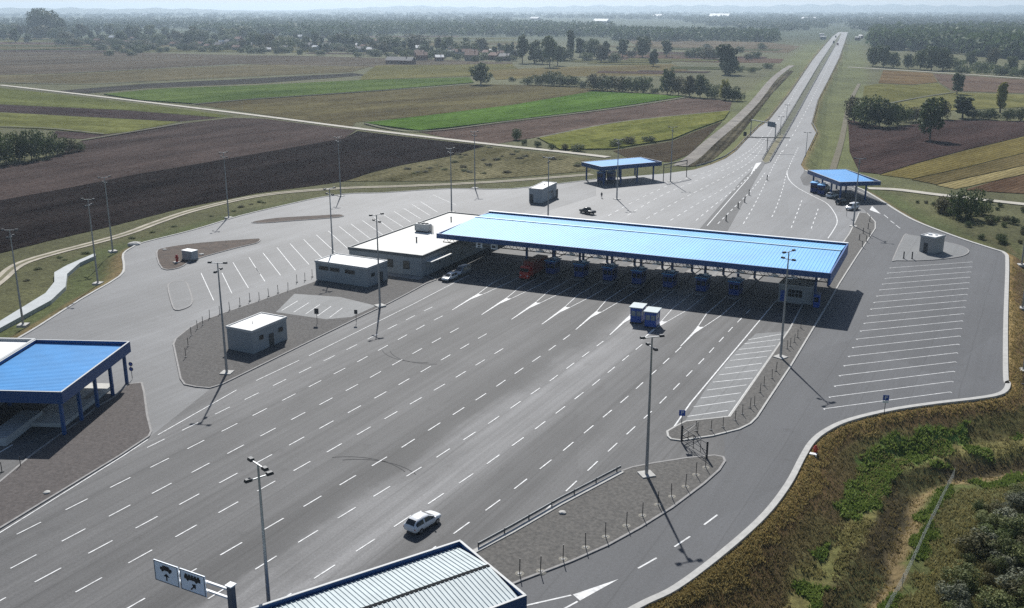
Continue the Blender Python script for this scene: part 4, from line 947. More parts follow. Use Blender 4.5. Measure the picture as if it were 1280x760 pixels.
# overhead lane sign gantry at the bottom
o = thing('gantry_sign', 'cantilever gantry with two pale lane panels showing car and bus pictograms with arrows', 'sign', (-55.5, 54, 0))
MB().box((0, .2, 0), (.5, .5, 7.55)).build('post', mat('blue_grey_steel', (.10, .115, .14), .5, metal=.2), o); MB().box((0, .2, 7.55), (.7, .7, .1)).build('post_cap', M_WHITE, o)
MB().bar((-.2, .25, 7.05), (-8.6, .25, 7.05), .2, .16).bar((-.2, .25, 6.2), (-8.6, .25, 6.2), .2, .16).build('arm', M_WHITE, o)
for k_, x in enumerate((-7.25, -4.15)):
    pn = MB().box((x, 0, 5.72), (2.9, .1, 2.0)).build('panel', M_SIGNGREY, o)
    MB().box((x, -.055, 5.74), (2.8, .02, .06)).box((x, -.055, 7.64), (2.8, .02, .06)).box((x - 1.38, -.055, 5.8), (.06, .02, 1.84)).box((x + 1.38, -.055, 5.8), (.06, .02, 1.84)).build('border', M_DARKSTEEL, pn)
    g = MB()
    if k_ == 0:
        g.box((x, -.07, 6.98), (1.35, .03, .26)); g.box((x, -.07, 7.24), (.95, .03, .2), top=(.7, 1))
        for s_ in (-.42, .42): g.tube((x + s_, -.09, 6.95), (x + s_, -.055, 6.95), .13, n=10)
        g.box((x, -.07, 6.0), (.12, .03, .55)); g.quad((x - .34, -.085, 6.4), (x + .34, -.085, 6.4), (x, -.085, 6.72))
    else:
        g.box((x, -.07, 6.92), (1.85, .03, .34))
        for s_ in range(5): g.box((x - .7 + s_ * .35, -.07, 7.28), (.24, .03, .14))
        for s_ in (-.55, .45): g.tube((x + s_, -.09, 6.9), (x + s_, -.055, 6.9), .13, n=10)
        g.bar((x - .25, -.07, 6.0), (x + .2, -.07, 6.45), .03, .12); g.quad((x + .36, -.085, 6.62), (x - .12, -.085, 6.56), (x + .3, -.085, 6.14))
    g.build('pictogram', M_BLACK, pn)
# parking signs
def post_sign(lab, px, h, kind, size=.75, name='parking_sign', zb=.12):
    p = at(*px); o = thing(name, lab, 'sign', (p.x, p.y, zb), -YAW * .0 + R_(18))
    MB().tube((0, 0, 0), (0, 0, h), .045, n=8).build('post', M_DARKSTEEL, o)
    if kind == 'P':
        pn = MB().box((0, -.06, h - size), (size, .03, size)).build('panel', M_SIGNBLUE, o)
        text_obj('letter', 'P', size * .95, (0, -.08, h - size / 2), M_WHITE, pn)
    elif kind == 'PD':
        pn = MB().box((0, -.06, h - size), (size, .03, size)).build('panel', M_SIGNBLUE, o)
        text_obj('letter', 'P', size * .95, (0, -.08, h - size / 2), M_WHITE, pn)
        MB().box((0, -.06, h - size * 1.45), (size, .03, size * .4)).build('plate', M_WHITE, o)
    elif kind == 'round2':
        for k_ in (0, 1):
            z = h - .35 - k_ * .8
            pn = MB().tube((0, -.03, z), (0, -.06, z), .34, n=20).build('disc', M_DARKSTEEL, o); MB().tube((0, -.06, z), (0, -.065, z), .25, n=20).build('symbol', M_SIGNBLUE, pn)
    else:
        MB().box((0, -.06, h - size * 1.3), (size, .04, size * 1.3)).build('panel', M_DARKSTEEL, o)
post_sign('blue P parking sign on a post at the tip of the right island', (851, 551), 4.2, 'P', .8)
post_sign('blue P parking sign with a white plate at the lower end of the right bays', (1105, 519), 2.9, 'PD', .8, zb=.1)
post_sign('two dark round signs on one post beside the left blue canopy', (165.5, 474), 2.7, 'round2', name='round_sign', zb=.1)
post_sign('dark rectangular sign on a post in front of the paved patch of the left island', (396.5, 405), 2.8, 'rect', .8, name='post_sign')
post_sign('dark rectangular sign on a post at the right end of the left island', (445.5, 404), 2.4, 'rect', .6, name='post_sign')
post_sign('dark rectangular sign on a post by the small right canopy', (1058, 271), 4.5, 'rect', .9, name='post_sign')
post_sign('dark square sign on the grass left of the motorway', (931, 172), 3.5, 'rect', 1.4, name='post_sign', zb=-1.0)
# motorway sign gantries
o = thing('motorway_gantry', 'wide steel gantry with a grey sign panel over the left carriageway', 'gantry')
A_, B_ = at(934, 158), at(969, 176); A_, B_ = at(938, 170), at(968.5, 176)
MB().tube(A_, A_ + Vector((0, 0, 7.2)), .2).build('post', M_STEEL, o); MB().tube(B_, B_ + Vector((0, 0, 7.2)), .2).build('post', M_STEEL, o)
MB().bar(A_ + Vector((0, 0, 7)), B_ + Vector((0, 0, 7)), .4, .35).build('beam', M_STEEL, o)
d = (B_ - A_); q = A_ + d * .82
MB().bar(q - d * .14 + Vector((0, -.4, 6.6)), q + d * .16 + Vector((0, -.4, 6.6)), .12, 2.2).build('panel', mat('grey_sign_panel', (.16, .20, .25), .5), o)
o = thing('lane_signal_mast', 'T-shaped mast with a long thin arm beside the central reserve', 'sign mast')
A_ = at(958.5, 190); MB().tube(A_, A_ + Vector((0, 0, 5.6)), .14).build('post', M_DARKSTEEL, o)
MB().bar(A_ + Vector((-7.5, -3, 5.6)), A_ + Vector((7.8, 3, 5.6)), .25, .3).build('arm', M_DARKSTEEL, o)
o = thing('height_gantry', 'dark steel portal frame beside the small far left canopy', 'gantry')
A_, B_ = at(829, 227), at(858, 221)
for q in (A_, B_): MB().bar(q, q + Vector((0, 0, 5.6)), .2, .2).build('post', M_DARKSTEEL, o)
MB().bar(A_ + Vector((0, 0, 5.5)), B_ + Vector((0, 0, 5.5)), .22, .35).bar(A_ + Vector((0, 0, 4.4)), B_ + Vector((0, 0, 4.4)), .12, .15).build('beam', M_DARKSTEEL, o)

# guard rails
def guard_rail(lab, pts, step, group=None, ph=.75, hh=.32, every_post_part=True, z=0.):
    o = thing('guard_rail', lab, 'guard rail', (0, 0, 0), 0, group)
    rl = MB(); rl.sweep(pts, .09, z + ph - hh / 2, z + ph + hh / 2); rl.build('rail', mat('weathered_rail', (.13, .14, .15), .6, metal=.3, var=.2), o)
    d = 0; pos = []; acc = 0
    for i in range(1, len(pts)):
        L_ = math.dist(pts[i], pts[i - 1])
        while acc <= L_ + 1e-6:
            f_ = acc / L_; pos.append((pts[i - 1][0] + (pts[i][0] - pts[i - 1][0]) * f_, pts[i - 1][1] + (pts[i][1] - pts[i - 1][1]) * f_)); acc += step
        acc -= L_
    if every_post_part:
        for q in pos: MB().box((q[0], q[1], z), (.1, .12, ph + hh / 2 + .05)).build('post', M_DARKSTEEL, o)
    else:
        pm = MB()
        for q in pos: pm.box((q[0], q[1], z), (.1, .12, ph + .1))
        tag(pm.build('post', M_DARKSTEEL, o), kind='stuff')
    return o
guard_rail('low steel guard rail on a white kerb along the lower right gravel island', W2([(598, 686), (640, 663), (700, 628.5), (740, 607.5), (776, 588.5)]), 4.0, ph=.58, hh=.3)
kb = MB(); kb.sweep(W2([(592, 692), (640, 666.5), (700, 632), (740, 611), (778, 591)]), .55, 0, .22); struct('kerb', kb, M_KERB)
guard_rail('steel guard rail along the right edge of the motorway embankment', W2([(1011, 187), (1021, 166), (1015, 155), (1023, 125), (1036, 100), (1050, 72), (1057, 52)]), 12, every_post_part=False, ph=.7, hh=.5)
guard_rail('steel guard rail along the left edge of the motorway', W2([(870, 210), (889, 204.5), (906, 197.5), (919, 188.5), (934, 172.5), (948, 158.5), (960, 150.5), (985, 119.5), (1015, 75.5), (1024, 64.5), (1040, 46)]), 12, every_post_part=False, ph=.7, hh=.5)
guard_rail('guard rail down the right side of the central reserve', W2([(962, 202), (975, 180), (994, 147), (1013.5, 111), (1031, 80), (1050, 47)]), 12, every_post_part=False, ph=.7, hh=.45)
guard_rail('guard rail down the left side of the central reserve', W2([(953, 200), (967, 176), (985, 146), (1006, 111), (1025, 79), (1044, 50)]), 12, every_post_part=False, ph=.7, hh=.45)

# fence posts along the islands
def fence_row(px, h, label, group, z=.12, name='fence_post', r=.05, pale=False):
    first = None
    for x, y in px:
        p = at(x, y, z)
        if first is None:
            first = tag(MB().tube((0, 0, 0), (0, 0, h), r, n=6).box((0, 0, -.02), (.35, .35, .1)).build(name, M_DARKSTEEL), label, 'post', group); first.location = p
            first.rotation_euler = (rnd.uniform(-.03, .03), rnd.uniform(-.03, .03), 0)
            if pale: MB().tube((0, .05, -.06), (0, .05, .035), .62, .42, 9).build('footing', mat('spilled_concrete', (.24, .225, .19), .95, var=.3, scale=2.5), first)
        else:
            c = copy_tree(first); c.location = p; c.rotation_euler = (rnd.uniform(-.04, .04), rnd.uniform(-.04, .04), 0)
fence_row([(640 + x / 4, 570 + y / 4) for x, y in [(38, 590), (142, 577), (255, 518), (368, 458), (468, 405), (572, 350), (652, 300), (730, 245), (798, 204), (868, 155), (920, 95), (968, 58)]], 1.75, 'thin dark fence post in the curving row on the lower right gravel island', 'fence posts on the lower right island', pale=True)
fence_row([(830 + x / 8, 480 + y / 8) for x, y in [(320, 470), (470, 460), (590, 435), (712, 365), (785, 305), (860, 240), (905, 215), (960, 85), (1000, 15)]] + [(965, 473), (970, 464), (984, 436), (988, 433), (993, 428), (997, 422), (1001, 410), (1006, 402), (1011, 395)], 1.5, 'thin dark fence post in the row along the narrow right island', 'fence posts on the narrow right island')
fence_row([(250 * 0 + x / 2.977, 250 + y / 2.977) for x, y in [(692, 585), (700, 545), (712, 505), (735, 480), (755, 465), (780, 440), (818, 425), (855, 410), (893, 393), (930, 375), (965, 372), (1000, 358), (1035, 345), (1072, 335), (1105, 305), (1135, 298), (1162, 285)]], 1.6, 'slim grey fence post in the row along the back of the left gravel island', 'fence posts behind the left gravel island')
fence_row([(2.5, 590), (26, 583), (6, 594)][:2], 1.3, 'thin dark post at the edge of the gravel below the left canopy', 'posts below the left canopy', z=.02)
fence_row([(640 + x / 4, 190 + y / 4) for x, y in [(1070, 345), (1130, 280), (1163, 252), (1185, 215), (1275, 140)]], 1.7, 'dark delineator post on the dark strip between the two carriageways', 'delineator posts on the dark strip', z=.02, name='delineator_post', r=.16)
fence_row([(1087, 296), (1083, 302), (1078, 309), (1074, 300), (1079, 292), (1085, 286), (1087, 277)], 1.5, 'thin dark post on the island in front of the small right canopy', 'posts in front of the small right canopy', name='bollard_post', r=.09)
fence_row([(1140, 323.5), (1129.5, 323)], 1.6, 'dark bollard on the paved island in front of the kiosk', 'bollards in front of the kiosk', z=.14, name='bollard', r=.14)
fence_row([(1281, 420), (1278.5, 480), (1279, 360)][:2], 1.2, 'thin post in the right verge', 'posts in the right verge', z=-.3)
# barrier frame at the tip of the right island
o = thing('barrier_gate', 'dark steel double barrier frame standing between the two right islands', 'gate')
A_, B_ = at(852, 552, .1), at(883.3, 573, .1); d = B_ - A_; zz = lambda s_: Vector((0, 0, s_))
for q in (A_, B_): MB().tube(q, q + zz(2.3), .13, n=8).build('post', M_DARKSTEEL, o)
fr = MB(); M1 = A_ + d * .47
for z in (2.0, 1.0, .3): fr.bar(A_ + zz(z), A_ + d * .97 + zz(z), .07, .08)
fr.bar(A_ + zz(.3), M1 + zz(2.0), .06, .07); fr.bar(M1 + zz(2.0), B_ + zz(.3), .06, .07); fr.bar(M1 + zz(0.05), M1 + zz(2.0), .07, .07); fr.bar(A_ + d * .25 + zz(0.3), A_ + d * .25 + zz(2.0), .05, .05); fr.bar(A_ + d * .75 + zz(0.3), A_ + d * .75 + zz(2.0), .05, .05)
fr.build('frame', M_DARKSTEEL, o)
o = thing('barrier_gate', 'dark open swing gate leaf leaning along the tip of the right island', 'gate')
C_ = at(872, 541, .14); fr = MB(); d = C_ - A_
for z in (1.5, .8): fr.bar(A_ + zz(z), C_ + zz(z), .06, .07)
fr.bar(A_ + zz(.8), C_ + zz(1.5), .05, .05); fr.bar(C_ + zz(0), C_ + zz(1.5), .07, .07)
fr.build('leaf_frame', M_DARKSTEEL, o)
FP = [(1193, 592), (1184, 612), (1174, 634), (1163, 657), (1152, 680), (1141, 704), (1128, 730), (1112, 760), (1096, 790)]
FW_ = [Vector((*at(x, y, -4.1)[:2], 0)) for x, y in FP]; FW_ = [Vector((q.x, q.y, tz(q.x, q.y))) for q in FW_]
o = thing('wire_fence', 'grey wire mesh fence crossing the rough ground at lower right', 'fence')
for q in FW_: MB().tube(q - zz(.2), q + zz(1.5), .045, n=6).build('post', M_STEEL, o)
wm = MB()
for a_1, b_1 in zip(FW_, FW_[1:]):
    for z in (.25, .45, .65, .85, 1.05, 1.25, 1.42): wm.bar(a_1 + zz(z), b_1 + zz(z), .011, .011)
    for i_ in range(14): q = a_1.lerp(b_1, (i_ + .5) / 14); wm.bar(q + zz(.1), q + zz(1.42), .010, .010)
wm.build('mesh', mat('dull_wire', (.24, .26, .25), .6, metal=.2, var=.1), o)
# red hydrant on a white block by the white kerb
p = at(1019, 567, -.3); o = thing('hydrant', 'red hydrant beside a white block outside the white kerb', 'hydrant', (p.x, p.y, -.35))
MB().tube((0, 0, 0), (0, 0, 1.0), .22, .18, 10).tube((0, 0, 1.0), (0, 0, 1.18), .24, .08, 10).build('body', M_RED, o); MB().tube((-.36, 0, .7), (.36, 0, .7), .1).build('nozzle', M_RED, o); MB().box((-.1, -.75, 0), (.9, .6, .35)).build('block', M_WHITE, o)
# things on the rusty soil island
p = at(238, 324, .13); o = thing('utility_cabinet', 'white utility cabinet on the rusty soil island', 'cabinet', (p.x, p.y, .13))
MB().box((0, 0, 0), (3.2, 2.0, .25)).build('base', M_GREYKERB, o); MB().box((0, 0, .25), (3.0, 1.8, 1.75)).build('body', M_WALLLIGHT, o); MB().box((0, 0, 2.0), (3.2, 2.0, .12)).build('roof', M_WHITE, o); MB().box((-.7, -.91, .4), (1.2, .03, 1.4)).build('door', M_WALLGREY, o); MB().box((.7, -.91, .4), (1.2, .03, 1.4)).build('door', M_WALLGREY, o)
p = at(221.5, 328, .13); o = thing('hydrant', 'red hydrant on the rusty soil island beside the white cabinet', 'hydrant', (p.x, p.y, .13))
MB().tube((0, 0, 0), (0, 0, 1.5), .3, .25, 10).tube((0, 0, 1.5), (0, 0, 1.75), .33, .1, 10).build('body', M_RED, o); MB().tube((-.5, 0, 1.1), (.5, 0, 1.1), .14).build('nozzle', M_RED, o); MB().box((0, -.2, 0), (1.2, 1.0, .2)).build('block', M_KERB, o)
for px, s_, lab in [((206, 313), .5, 'pale stone at the left end of the rusty soil island'), ((168, 305.5), 1.6, 'flat pale slab on the kerb beside the left verge'), ((252, 319), .6, 'small pale stone right of the white cabinet'), ((875, 712), .5, 'flat pale stone just outside the white kerb at lower right'), ((703, 642.5), .45, 'pale stone on the lower island beside the guard rail'), ((168, 552), .4, 'pale stone at the tip of the rusty gravel'), ((59, 617), .4, 'pale stone on the rusty gravel below the left canopy')]:
    p = at(*px); z = max(tz(p.x, p.y), -2) if px[0] in (875, 168) else .12
    bm = bmesh.new(); bmesh.ops.create_icosphere(bm, subdivisions=2, radius=s_)
    for v_ in bm.verts: v_.co *= 1 + .25 * mnoise.noise(v_.co * 3 / s_ + Vector((px[0], 0, 0))); v_.co.z *= .4
    me = bpy.data.meshes.new('stone'); bm.to_mesh(me); bm.free(); me.materials.append(M_KERB)
    q = tag(bpy.data.objects.new('stone', me), lab, 'stone'); COL.objects.link(q); q.location = (p.x, p.y, z + s_ * .15)

# ================================================================== VEHICLES AND PERSON
def loft(stations, nseg=12):
    """stations: (y, half width, z low, z high, roundness) -> closed rounded body"""
    mb = MB(); k = nseg
    for (y, hw, z0, z1, r) in stations:
        cz, hz = (z0 + z1) / 2, (z1 - z0) / 2
        for i in range(k):
            a = 2 * math.pi * i / k + math.pi / k
            c_, s_ = math.cos(a), math.sin(a); e = r
            mb.v.append((hw * math.copysign(abs(c_) ** e, c_), y, cz + hz * math.copysign(abs(s_) ** e, s_)))
    n = len(stations)
    for j in range(n - 1):
        for i in range(k):
            i2 = (i + 1) % k
            mb.f.append((j * k + i, (j + 1) * k + i, (j + 1) * k + i2, j * k + i2))
    mb.f.append(tuple(range(k))); mb.f.append(tuple((n - 1) * k + k - 1 - i for i in range(k)))
    return mb
def make_car(lab, loc, az, paint, kind='suv', cat='car', name='car', group=None, plate=True):
    o = thing(name, lab, cat, loc, -R_(az), group)
    # stations: y, half width at the belt, z of sill, z of belt, half width of the top, z of the top
    SUV = [(-2.26, .70, .50, .86, .58, .93), (-2.17, .85, .40, .99, .66, 1.06), (-1.98, .91, .33, 1.01, .64, 1.36), (-1.66, .925, .31, 1.01, .62, 1.60), (-.7, .93, .29, 1.0, .645, 1.67), (.15, .93, .29, .99, .625, 1.60), (.72, .925, .29, .97, .655, 1.30), (1.22, .915, .30, .95, .71, 1.02), (1.72, .88, .32, .87, .70, .94), (2.06, .80, .38, .82, .62, .88), (2.25, .62, .44, .74, .50, .79)]
    if kind == 'suv': T, wi, wr, ws, L_ = SUV, (2, 7), (1, 3), (5, 7), 4.5
    elif kind == 'hatch': T = [(y * .9, a * .93, b * .95, c * .92, d * .93, e * .9) for y, a, b, c, d, e in SUV]; wi, wr, ws, L_ = (2, 7), (1, 3), (5, 7), 4.05
    elif kind == 'van': T = [(-2.3, .82, .46, 1.0, .70, 1.08), (-2.25, .90, .38, 1.06, .72, 1.45), (-2.12, .92, .34, 1.08, .70, 1.82), (-1.9, .93, .32, 1.08, .69, 1.90), (-.6, .935, .3, 1.07, .70, 1.93), (.6, .935, .3, 1.06, .68, 1.86), (1.1, .93, .3, 1.04, .70, 1.5), (1.6, .92, .3, 1.0, .74, 1.1), (2.0, .86, .34, .9, .70, .98), (2.25, .72, .4, .76, .56, .82), (2.36, .56, .46, .66, .42, .71)]; wi, wr, ws, L_ = (2, 7), (1, 3), (5, 7), 4.7
    else: T = [(-2.6, .84, .5, .98, .74, 1.02), (-2.5, .92, .44, 1.03, .80, 1.07), (-1.5, .93, .4, 1.04, .82, 1.08), (-.72, .93, .4, 1.04, .80, 1.10), (-.62, .93, .4, 1.04, .66, 1.70), (.35, .93, .4, 1.04, .66, 1.74), (.85, .93, .4, 1.03, .69, 1.42), (1.3, .92, .4, 1.02, .74, 1.10), (2.0, .90, .44, .98, .74, 1.03), (2.4, .82, .48, .88, .64, .92), (2.55, .68, .54, .78, .5, .82)]; wi, wr, ws, L_ = (4, 7), (3, 4), (5, 7), 5.15
    w_ = max(q[1] for q in T) - .01; belt = T[4][3]; cab = [None] * 4 + [(T[ws[1]][0],)]
    def sec(q):
        y, hw, zs, zb, ht_, zt = q; h_ = [(hw * .82, zs), (hw * .97, zs + .1), (hw * 1.01, zs + (zb - zs) * .55), (hw * .985, zb), (ht_ + .05, zt - (zt - zb) * .16 - .01), (ht_ * .9, zt - .012), (ht_ * .45, zt + .012)]
        return [(x, y, z) for x, z in h_] + [(-x, y, z) for x, z in h_[::-1]]
    S_ = [sec(q) for q in T]; bm_ = MB(); k = 14
    for q in S_: bm_.v += q
    for j in range(len(T) - 1):
        for i in range(k): bm_.f.append((j * k + i, (j + 1) * k + i, (j + 1) * k + (i + 1) % k, j * k + (i + 1) % k))
    bm_.f.append(tuple(range(k))); bm_.f.append(tuple((len(T) - 1) * k + k - 1 - i for i in range(k)))
    bm_.build('body', paint, o, smooth=True)
    def pt(j, i, f_=0., ii=None, g_=0.):
        a = Vector(S_[j][i]).lerp(Vector(S_[min(j + 1, len(T) - 1)][i]), f_)
        if ii is None: return a
        return a.lerp(Vector(S_[j][ii]).lerp(Vector(S_[min(j + 1, len(T) - 1)][ii]), f_), g_)
    for s_ in (-1, 1):
        i0, i1 = (3, 4) if s_ > 0 else (10, 9); off = Vector((s_ * .014, 0, .004)); gl = MB(); j0, j1 = wi
        mid = (j0 + j1) // 2
        for (a0, a1) in ((j0, mid), (mid, j1)):
            top, bot = [], []
            for j in range(a0, a1 + 1):
                f_ = .12 if j == a0 else 0.
                if j == a1: q0, q1 = pt(j - 1, i0, .9, i1, .06), pt(j - 1, i0, .9, i1, .92)
                else: q0, q1 = pt(j, i0, f_, i1, .06), pt(j, i0, f_, i1, .92)
                bot.append(q0 + off); top.append(q1 + off)
            for j in range(len(top) - 1): gl.quad(bot[j], bot[j + 1], top[j + 1], top[j])
        gl.build('side_window', M_GLASS, o)
    for nm_, (a0, a1), dy in (('rear_window', wr, -.012), ('windscreen', ws, .012)):
        gl = MB(); ring = []
        for j in range(a0, a1 + 1):
            f_ = .25 if j == a0 else 0.; jj = j
            if j == a1: jj, f_ = j - 1, .93
            ring.append([pt(jj, i, f_) + Vector((0, dy, .014)) for i in (5, 6, 7, 8)])
        for j in range(len(ring) - 1):
            for i in range(3): gl.quad(ring[j][i], ring[j][i + 1], ring[j + 1][i + 1], ring[j + 1][i])
        gl.build(nm_, M_GLASS, o)
    for s_ in (-1, 1):
        MB().box((s_ * (w_ + .1), cab[4][0] - .35, belt - .02), (.2, .12, .16)).build('mirror', paint, o)
        MB().box((s_ * (w_ - .30), L_ / 2 - .17, .62), (.30, .16, .12)).build('headlight', M_LAMP, o)
        MB().box((s_ * (w_ - .16), -L_ / 2 + .07, .72), (.16, .12, .16)).build('tail_light', M_TAIL, o)
        for yy in (L_ * .30, -L_ * .29):
            wl = MB().tube((s_ * (w_ - .2), yy, .34), (s_ * (w_ + .02), yy, .34), .34, n=16).build('wheel', M_TYRE, o)
            MB().tube((s_ * (w_ + .0), yy, .34), (s_ * (w_ + .035), yy, .34), .2, n=12).build('rim', M_RIM, wl)
    if plate: MB().box((0, -L_ / 2 - .01, .55), (.5, .03, .12)).build('number_plate', M_WHITE, o)
    if kind == 'pickup': MB().box((0, -1.6, 1.0), (1.5, 1.6, .05)).build('load_bed', M_BLACK, o)
    return o
CARW = mat('white_car_paint', (.72, .73, .74), .22, var=.03, spec=.6); CARS = mat('silver_car_paint', (.42, .44, .46), .28, metal=.5, var=.04); CARD = mat('dark_grey_car_paint', (.055, .055, .052), .3, metal=.3, var=.05); CARK = mat('black_car_paint', (.015, .015, .018), .2, var=.05)
p = at(527, 662); make_car('white SUV driving away alone along the open lanes', (p.x - .2, p.y + .6, .02), 8, CARW, 'suv')
p = at(562, 350); make_car('white and black hatchback first in line at the left office entrance', (p.x, p.y, .01), 182, CARW, 'hatch')
p = at(576, 344); make_car('silver van standing behind the hatchback in the canopy shade', (p.x, p.y + .6, .01), 182, CARS, 'van', 'van', 'van')
p = at(734, 267); make_car('dark grey pickup on the far asphalt behind the canopy', (p.x, p.y, .02), -68, CARD, 'pickup', 'pickup', 'pickup_truck')
for px, az, pa, kd, lab in [((1065, 262), 200, CARW, 'van', 'white van emerging from under the small right canopy'), ((1040, 247), 20, CARW, 'suv', 'white car in the middle of the queue under the small right canopy'), ((1030, 237.5), 20, CARW, 'van', 'white van at the rear of the queue under the small right canopy'), ((1052, 255), 20, CARK, 'suv', 'black car just behind the white van under the small right canopy')]:
    p = at(*px); make_car(lab, (p.x, p.y, .02), az, pa, kd, 'van' if kd == 'van' else 'car', 'van' if kd == 'van' else 'car', 'vehicles under the small right canopy')
def make_lorry(lab, loc, az, cabm, boxm, group=None, L_=9.0):
    o = thing('lorry', lab, 'lorry', loc, -R_(az), group)
    MB().box((0, L_ / 2 - 1.0, .55), (2.4, 2.0, 2.5), top=(.94, .82)).build('cab', cabm, o)
    MB().box((0, L_ / 2 + .0, 1.75), (2.1, .06, .95)).build('windscreen', M_GLASS, o)
    MB().box((0, -1.1, .95), (2.5, L_ - 2.4, 2.6)).build('cargo_box', boxm, o)
    MB().box((0, -.4, .5), (1.0, L_ - 1.5, .3)).build('chassis', M_DARKSTEEL, o)
    for s_ in (-1, 1):
        for yy in (L_ / 2 - 1.2, -L_ / 2 + 1.3, -L_ / 2 + 2.5): MB().tube((s_ * .85, yy, .5), (s_ * 1.2, yy, .5), .5, n=12).build('wheel', M_TYRE, o)
    return o
hw_az = -9.9
for px, az, a, b_, lab in [((1042, 54), hw_az, M_WHITE, M_BLACK, 'dark lorry far away on the left carriageway, nearest of the far traffic'), ((1047, 56.5), hw_az + 180, M_RED, M_WHITE, 'pale lorry with a red cab far away on the motorway'), ((1044.5, 47), hw_az, M_BLACK, M_BLACK, 'black lorry farthest away on the motorway')]:
    p = at(*px); make_lorry(lab, (p.x, p.y, .02), az, a, b_, 'lorries far away on the motorway')
# red lorry in the first lane under the canopy
o = thing('red_lorry', 'red lorry with a dark windscreen waiting in the canopy shade at the left booths', 'lorry', (-91.6, 178.6, .02), R_(0))
MB().box((0, 0, .5), (2.2, 1.9, 1.15)).build('front_panel', M_RED, o)
MB().box((0, .1, 1.65), (2.15, 1.7, .95), top=(.96, .9)).build('cab', M_RED, o); MB().box((0, -.80, 1.72), (1.9, .06, .72)).build('windscreen', M_GLASS, o)
MB().box((0, .15, 2.6), (2.1, 1.6, .22), top=(.9, .8)).build('cab_roof', M_RED, o)
MB().box((0, 4.4, .9), (2.4, 6.6, 2.6)).build('cargo_box', mat('dark_red_body', (.20, .03, .02), .5), o)
MB().box((0, -1.0, .4), (2.2, .16, .4)).build('bumper', M_RED, o)
for s_ in (-1, 1):
    MB().box((s_ * .8, -.98, .85), (.35, .06, .22)).build('headlight', M_LAMP, o)
    for yy in (.1, 5.0, 6.4): MB().tube((s_ * .8, yy, .48), (s_ * 1.12, yy, .48), .48, n=14).build('wheel', M_TYRE, o)
# one person standing on the far asphalt
def skinned(name, chain, m, parent, level=1):
    """chain: list of (parent index or None, point, radius): one continuous skin surface"""
    me = bpy.data.meshes.new(name); me.from_pydata([c[1] for c in chain], [(c[0], i) for i, c in enumerate(chain) if c[0] is not None], []); me.update()
    o = bpy.data.objects.new(name, me); COL.objects.link(o); o.parent = parent
    o.modifiers.new('skin', 'SKIN'); sv = me.skin_vertices[0].data
    for i, c in enumerate(chain): sv[i].radius = (c[2], c[2]); sv[i].use_root = (i == 0)
    s_ = o.modifiers.new('sub', 'SUBSURF'); s_.levels = level; s_.render_levels = level
    me.materials.append(m); return o
p = at(752, 247.5); o = thing('person', 'person in dark clothes standing on the far asphalt behind the toll canopy', 'person', (p.x, p.y, .02), R_(20))
ch = [(None, (0, 0, .95), .15), (0, (0, .01, 1.2), .16), (1, (0, 0, 1.42), .15), (2, (0, 0, 1.52), .065), (3, (0, -.01, 1.62), .095), (4, (0, -.01, 1.74), .085),
      (2, (-.2, 0, 1.40), .065), (6, (-.26, .02, 1.12), .05), (7, (-.25, -.05, .86), .035), (8, (-.25, -.08, .77), .03), (2, (.2, 0, 1.40), .065), (10, (.26, .02, 1.12), .05), (11, (.25, -.06, .86), .035), (12, (.25, -.09, .77), .03),
      (0, (-.1, 0, .85), .105), (14, (-.11, -.02, .48), .075), (15, (-.11, .02, .1), .05), (16, (-.11, -.14, .04), .045), (0, (.1, 0, .85), .105), (18, (.12, .0, .48), .075), (19, (.13, .06, .1), .05), (20, (.13, -.10, .04), .045)]
skinned('body', ch, M_CLOTH, o)
MB().tube((0, -.06, 1.56), (0, -.085, 1.72), .075, .07, 10).build('face', M_SKIN, o); MB().tube((0, 0, 1.70), (0, .0, 1.80), .1, .07, 10).build('hair', M_BLACK, o)

# ================================================================== TREES
def leaf_cloud(rg, lobes, n, size, flat=.0):
    """n leaf quads on the outer parts of ellipsoid lobes [(centre, radii)]"""
    mb = MB(); wts = [l[1][0] * l[1][1] + l[1][0] * l[1][2] for l in lobes]; tot = sum(wts)
    for (c, r), w_ in zip(lobes, wts):
        for _ in range(max(4, int(n * w_ / tot))):
            while True:
                d = Vector((rg.uniform(-1, 1), rg.uniform(-1, 1), rg.uniform(-1, 1)))
                if .05 < d.length < 1: break
            d.normalize(); k_ = rg.uniform(.45, 1.06) ** .6
            p = Vector((c[0] + d.x * r[0] * k_, c[1] + d.y * r[1] * k_, c[2] + d.z * r[2] * k_))
            nn = (d + Vector((rg.gauss(0, .6), rg.gauss(0, .6), rg.gauss(.25, .5)))).normalized()
            a = nn.orthogonal().normalized(); a = (Matrix.Rotation(rg.uniform(0, 6.28), 3, nn) @ a); b_ = nn.cross(a); s_ = size * rg.uniform(.55, 1.35)
            mb.quad(p - a * s_, p - b_ * s_ * .6, p + a * s_, p + b_ * s_ * .6)
    return mb
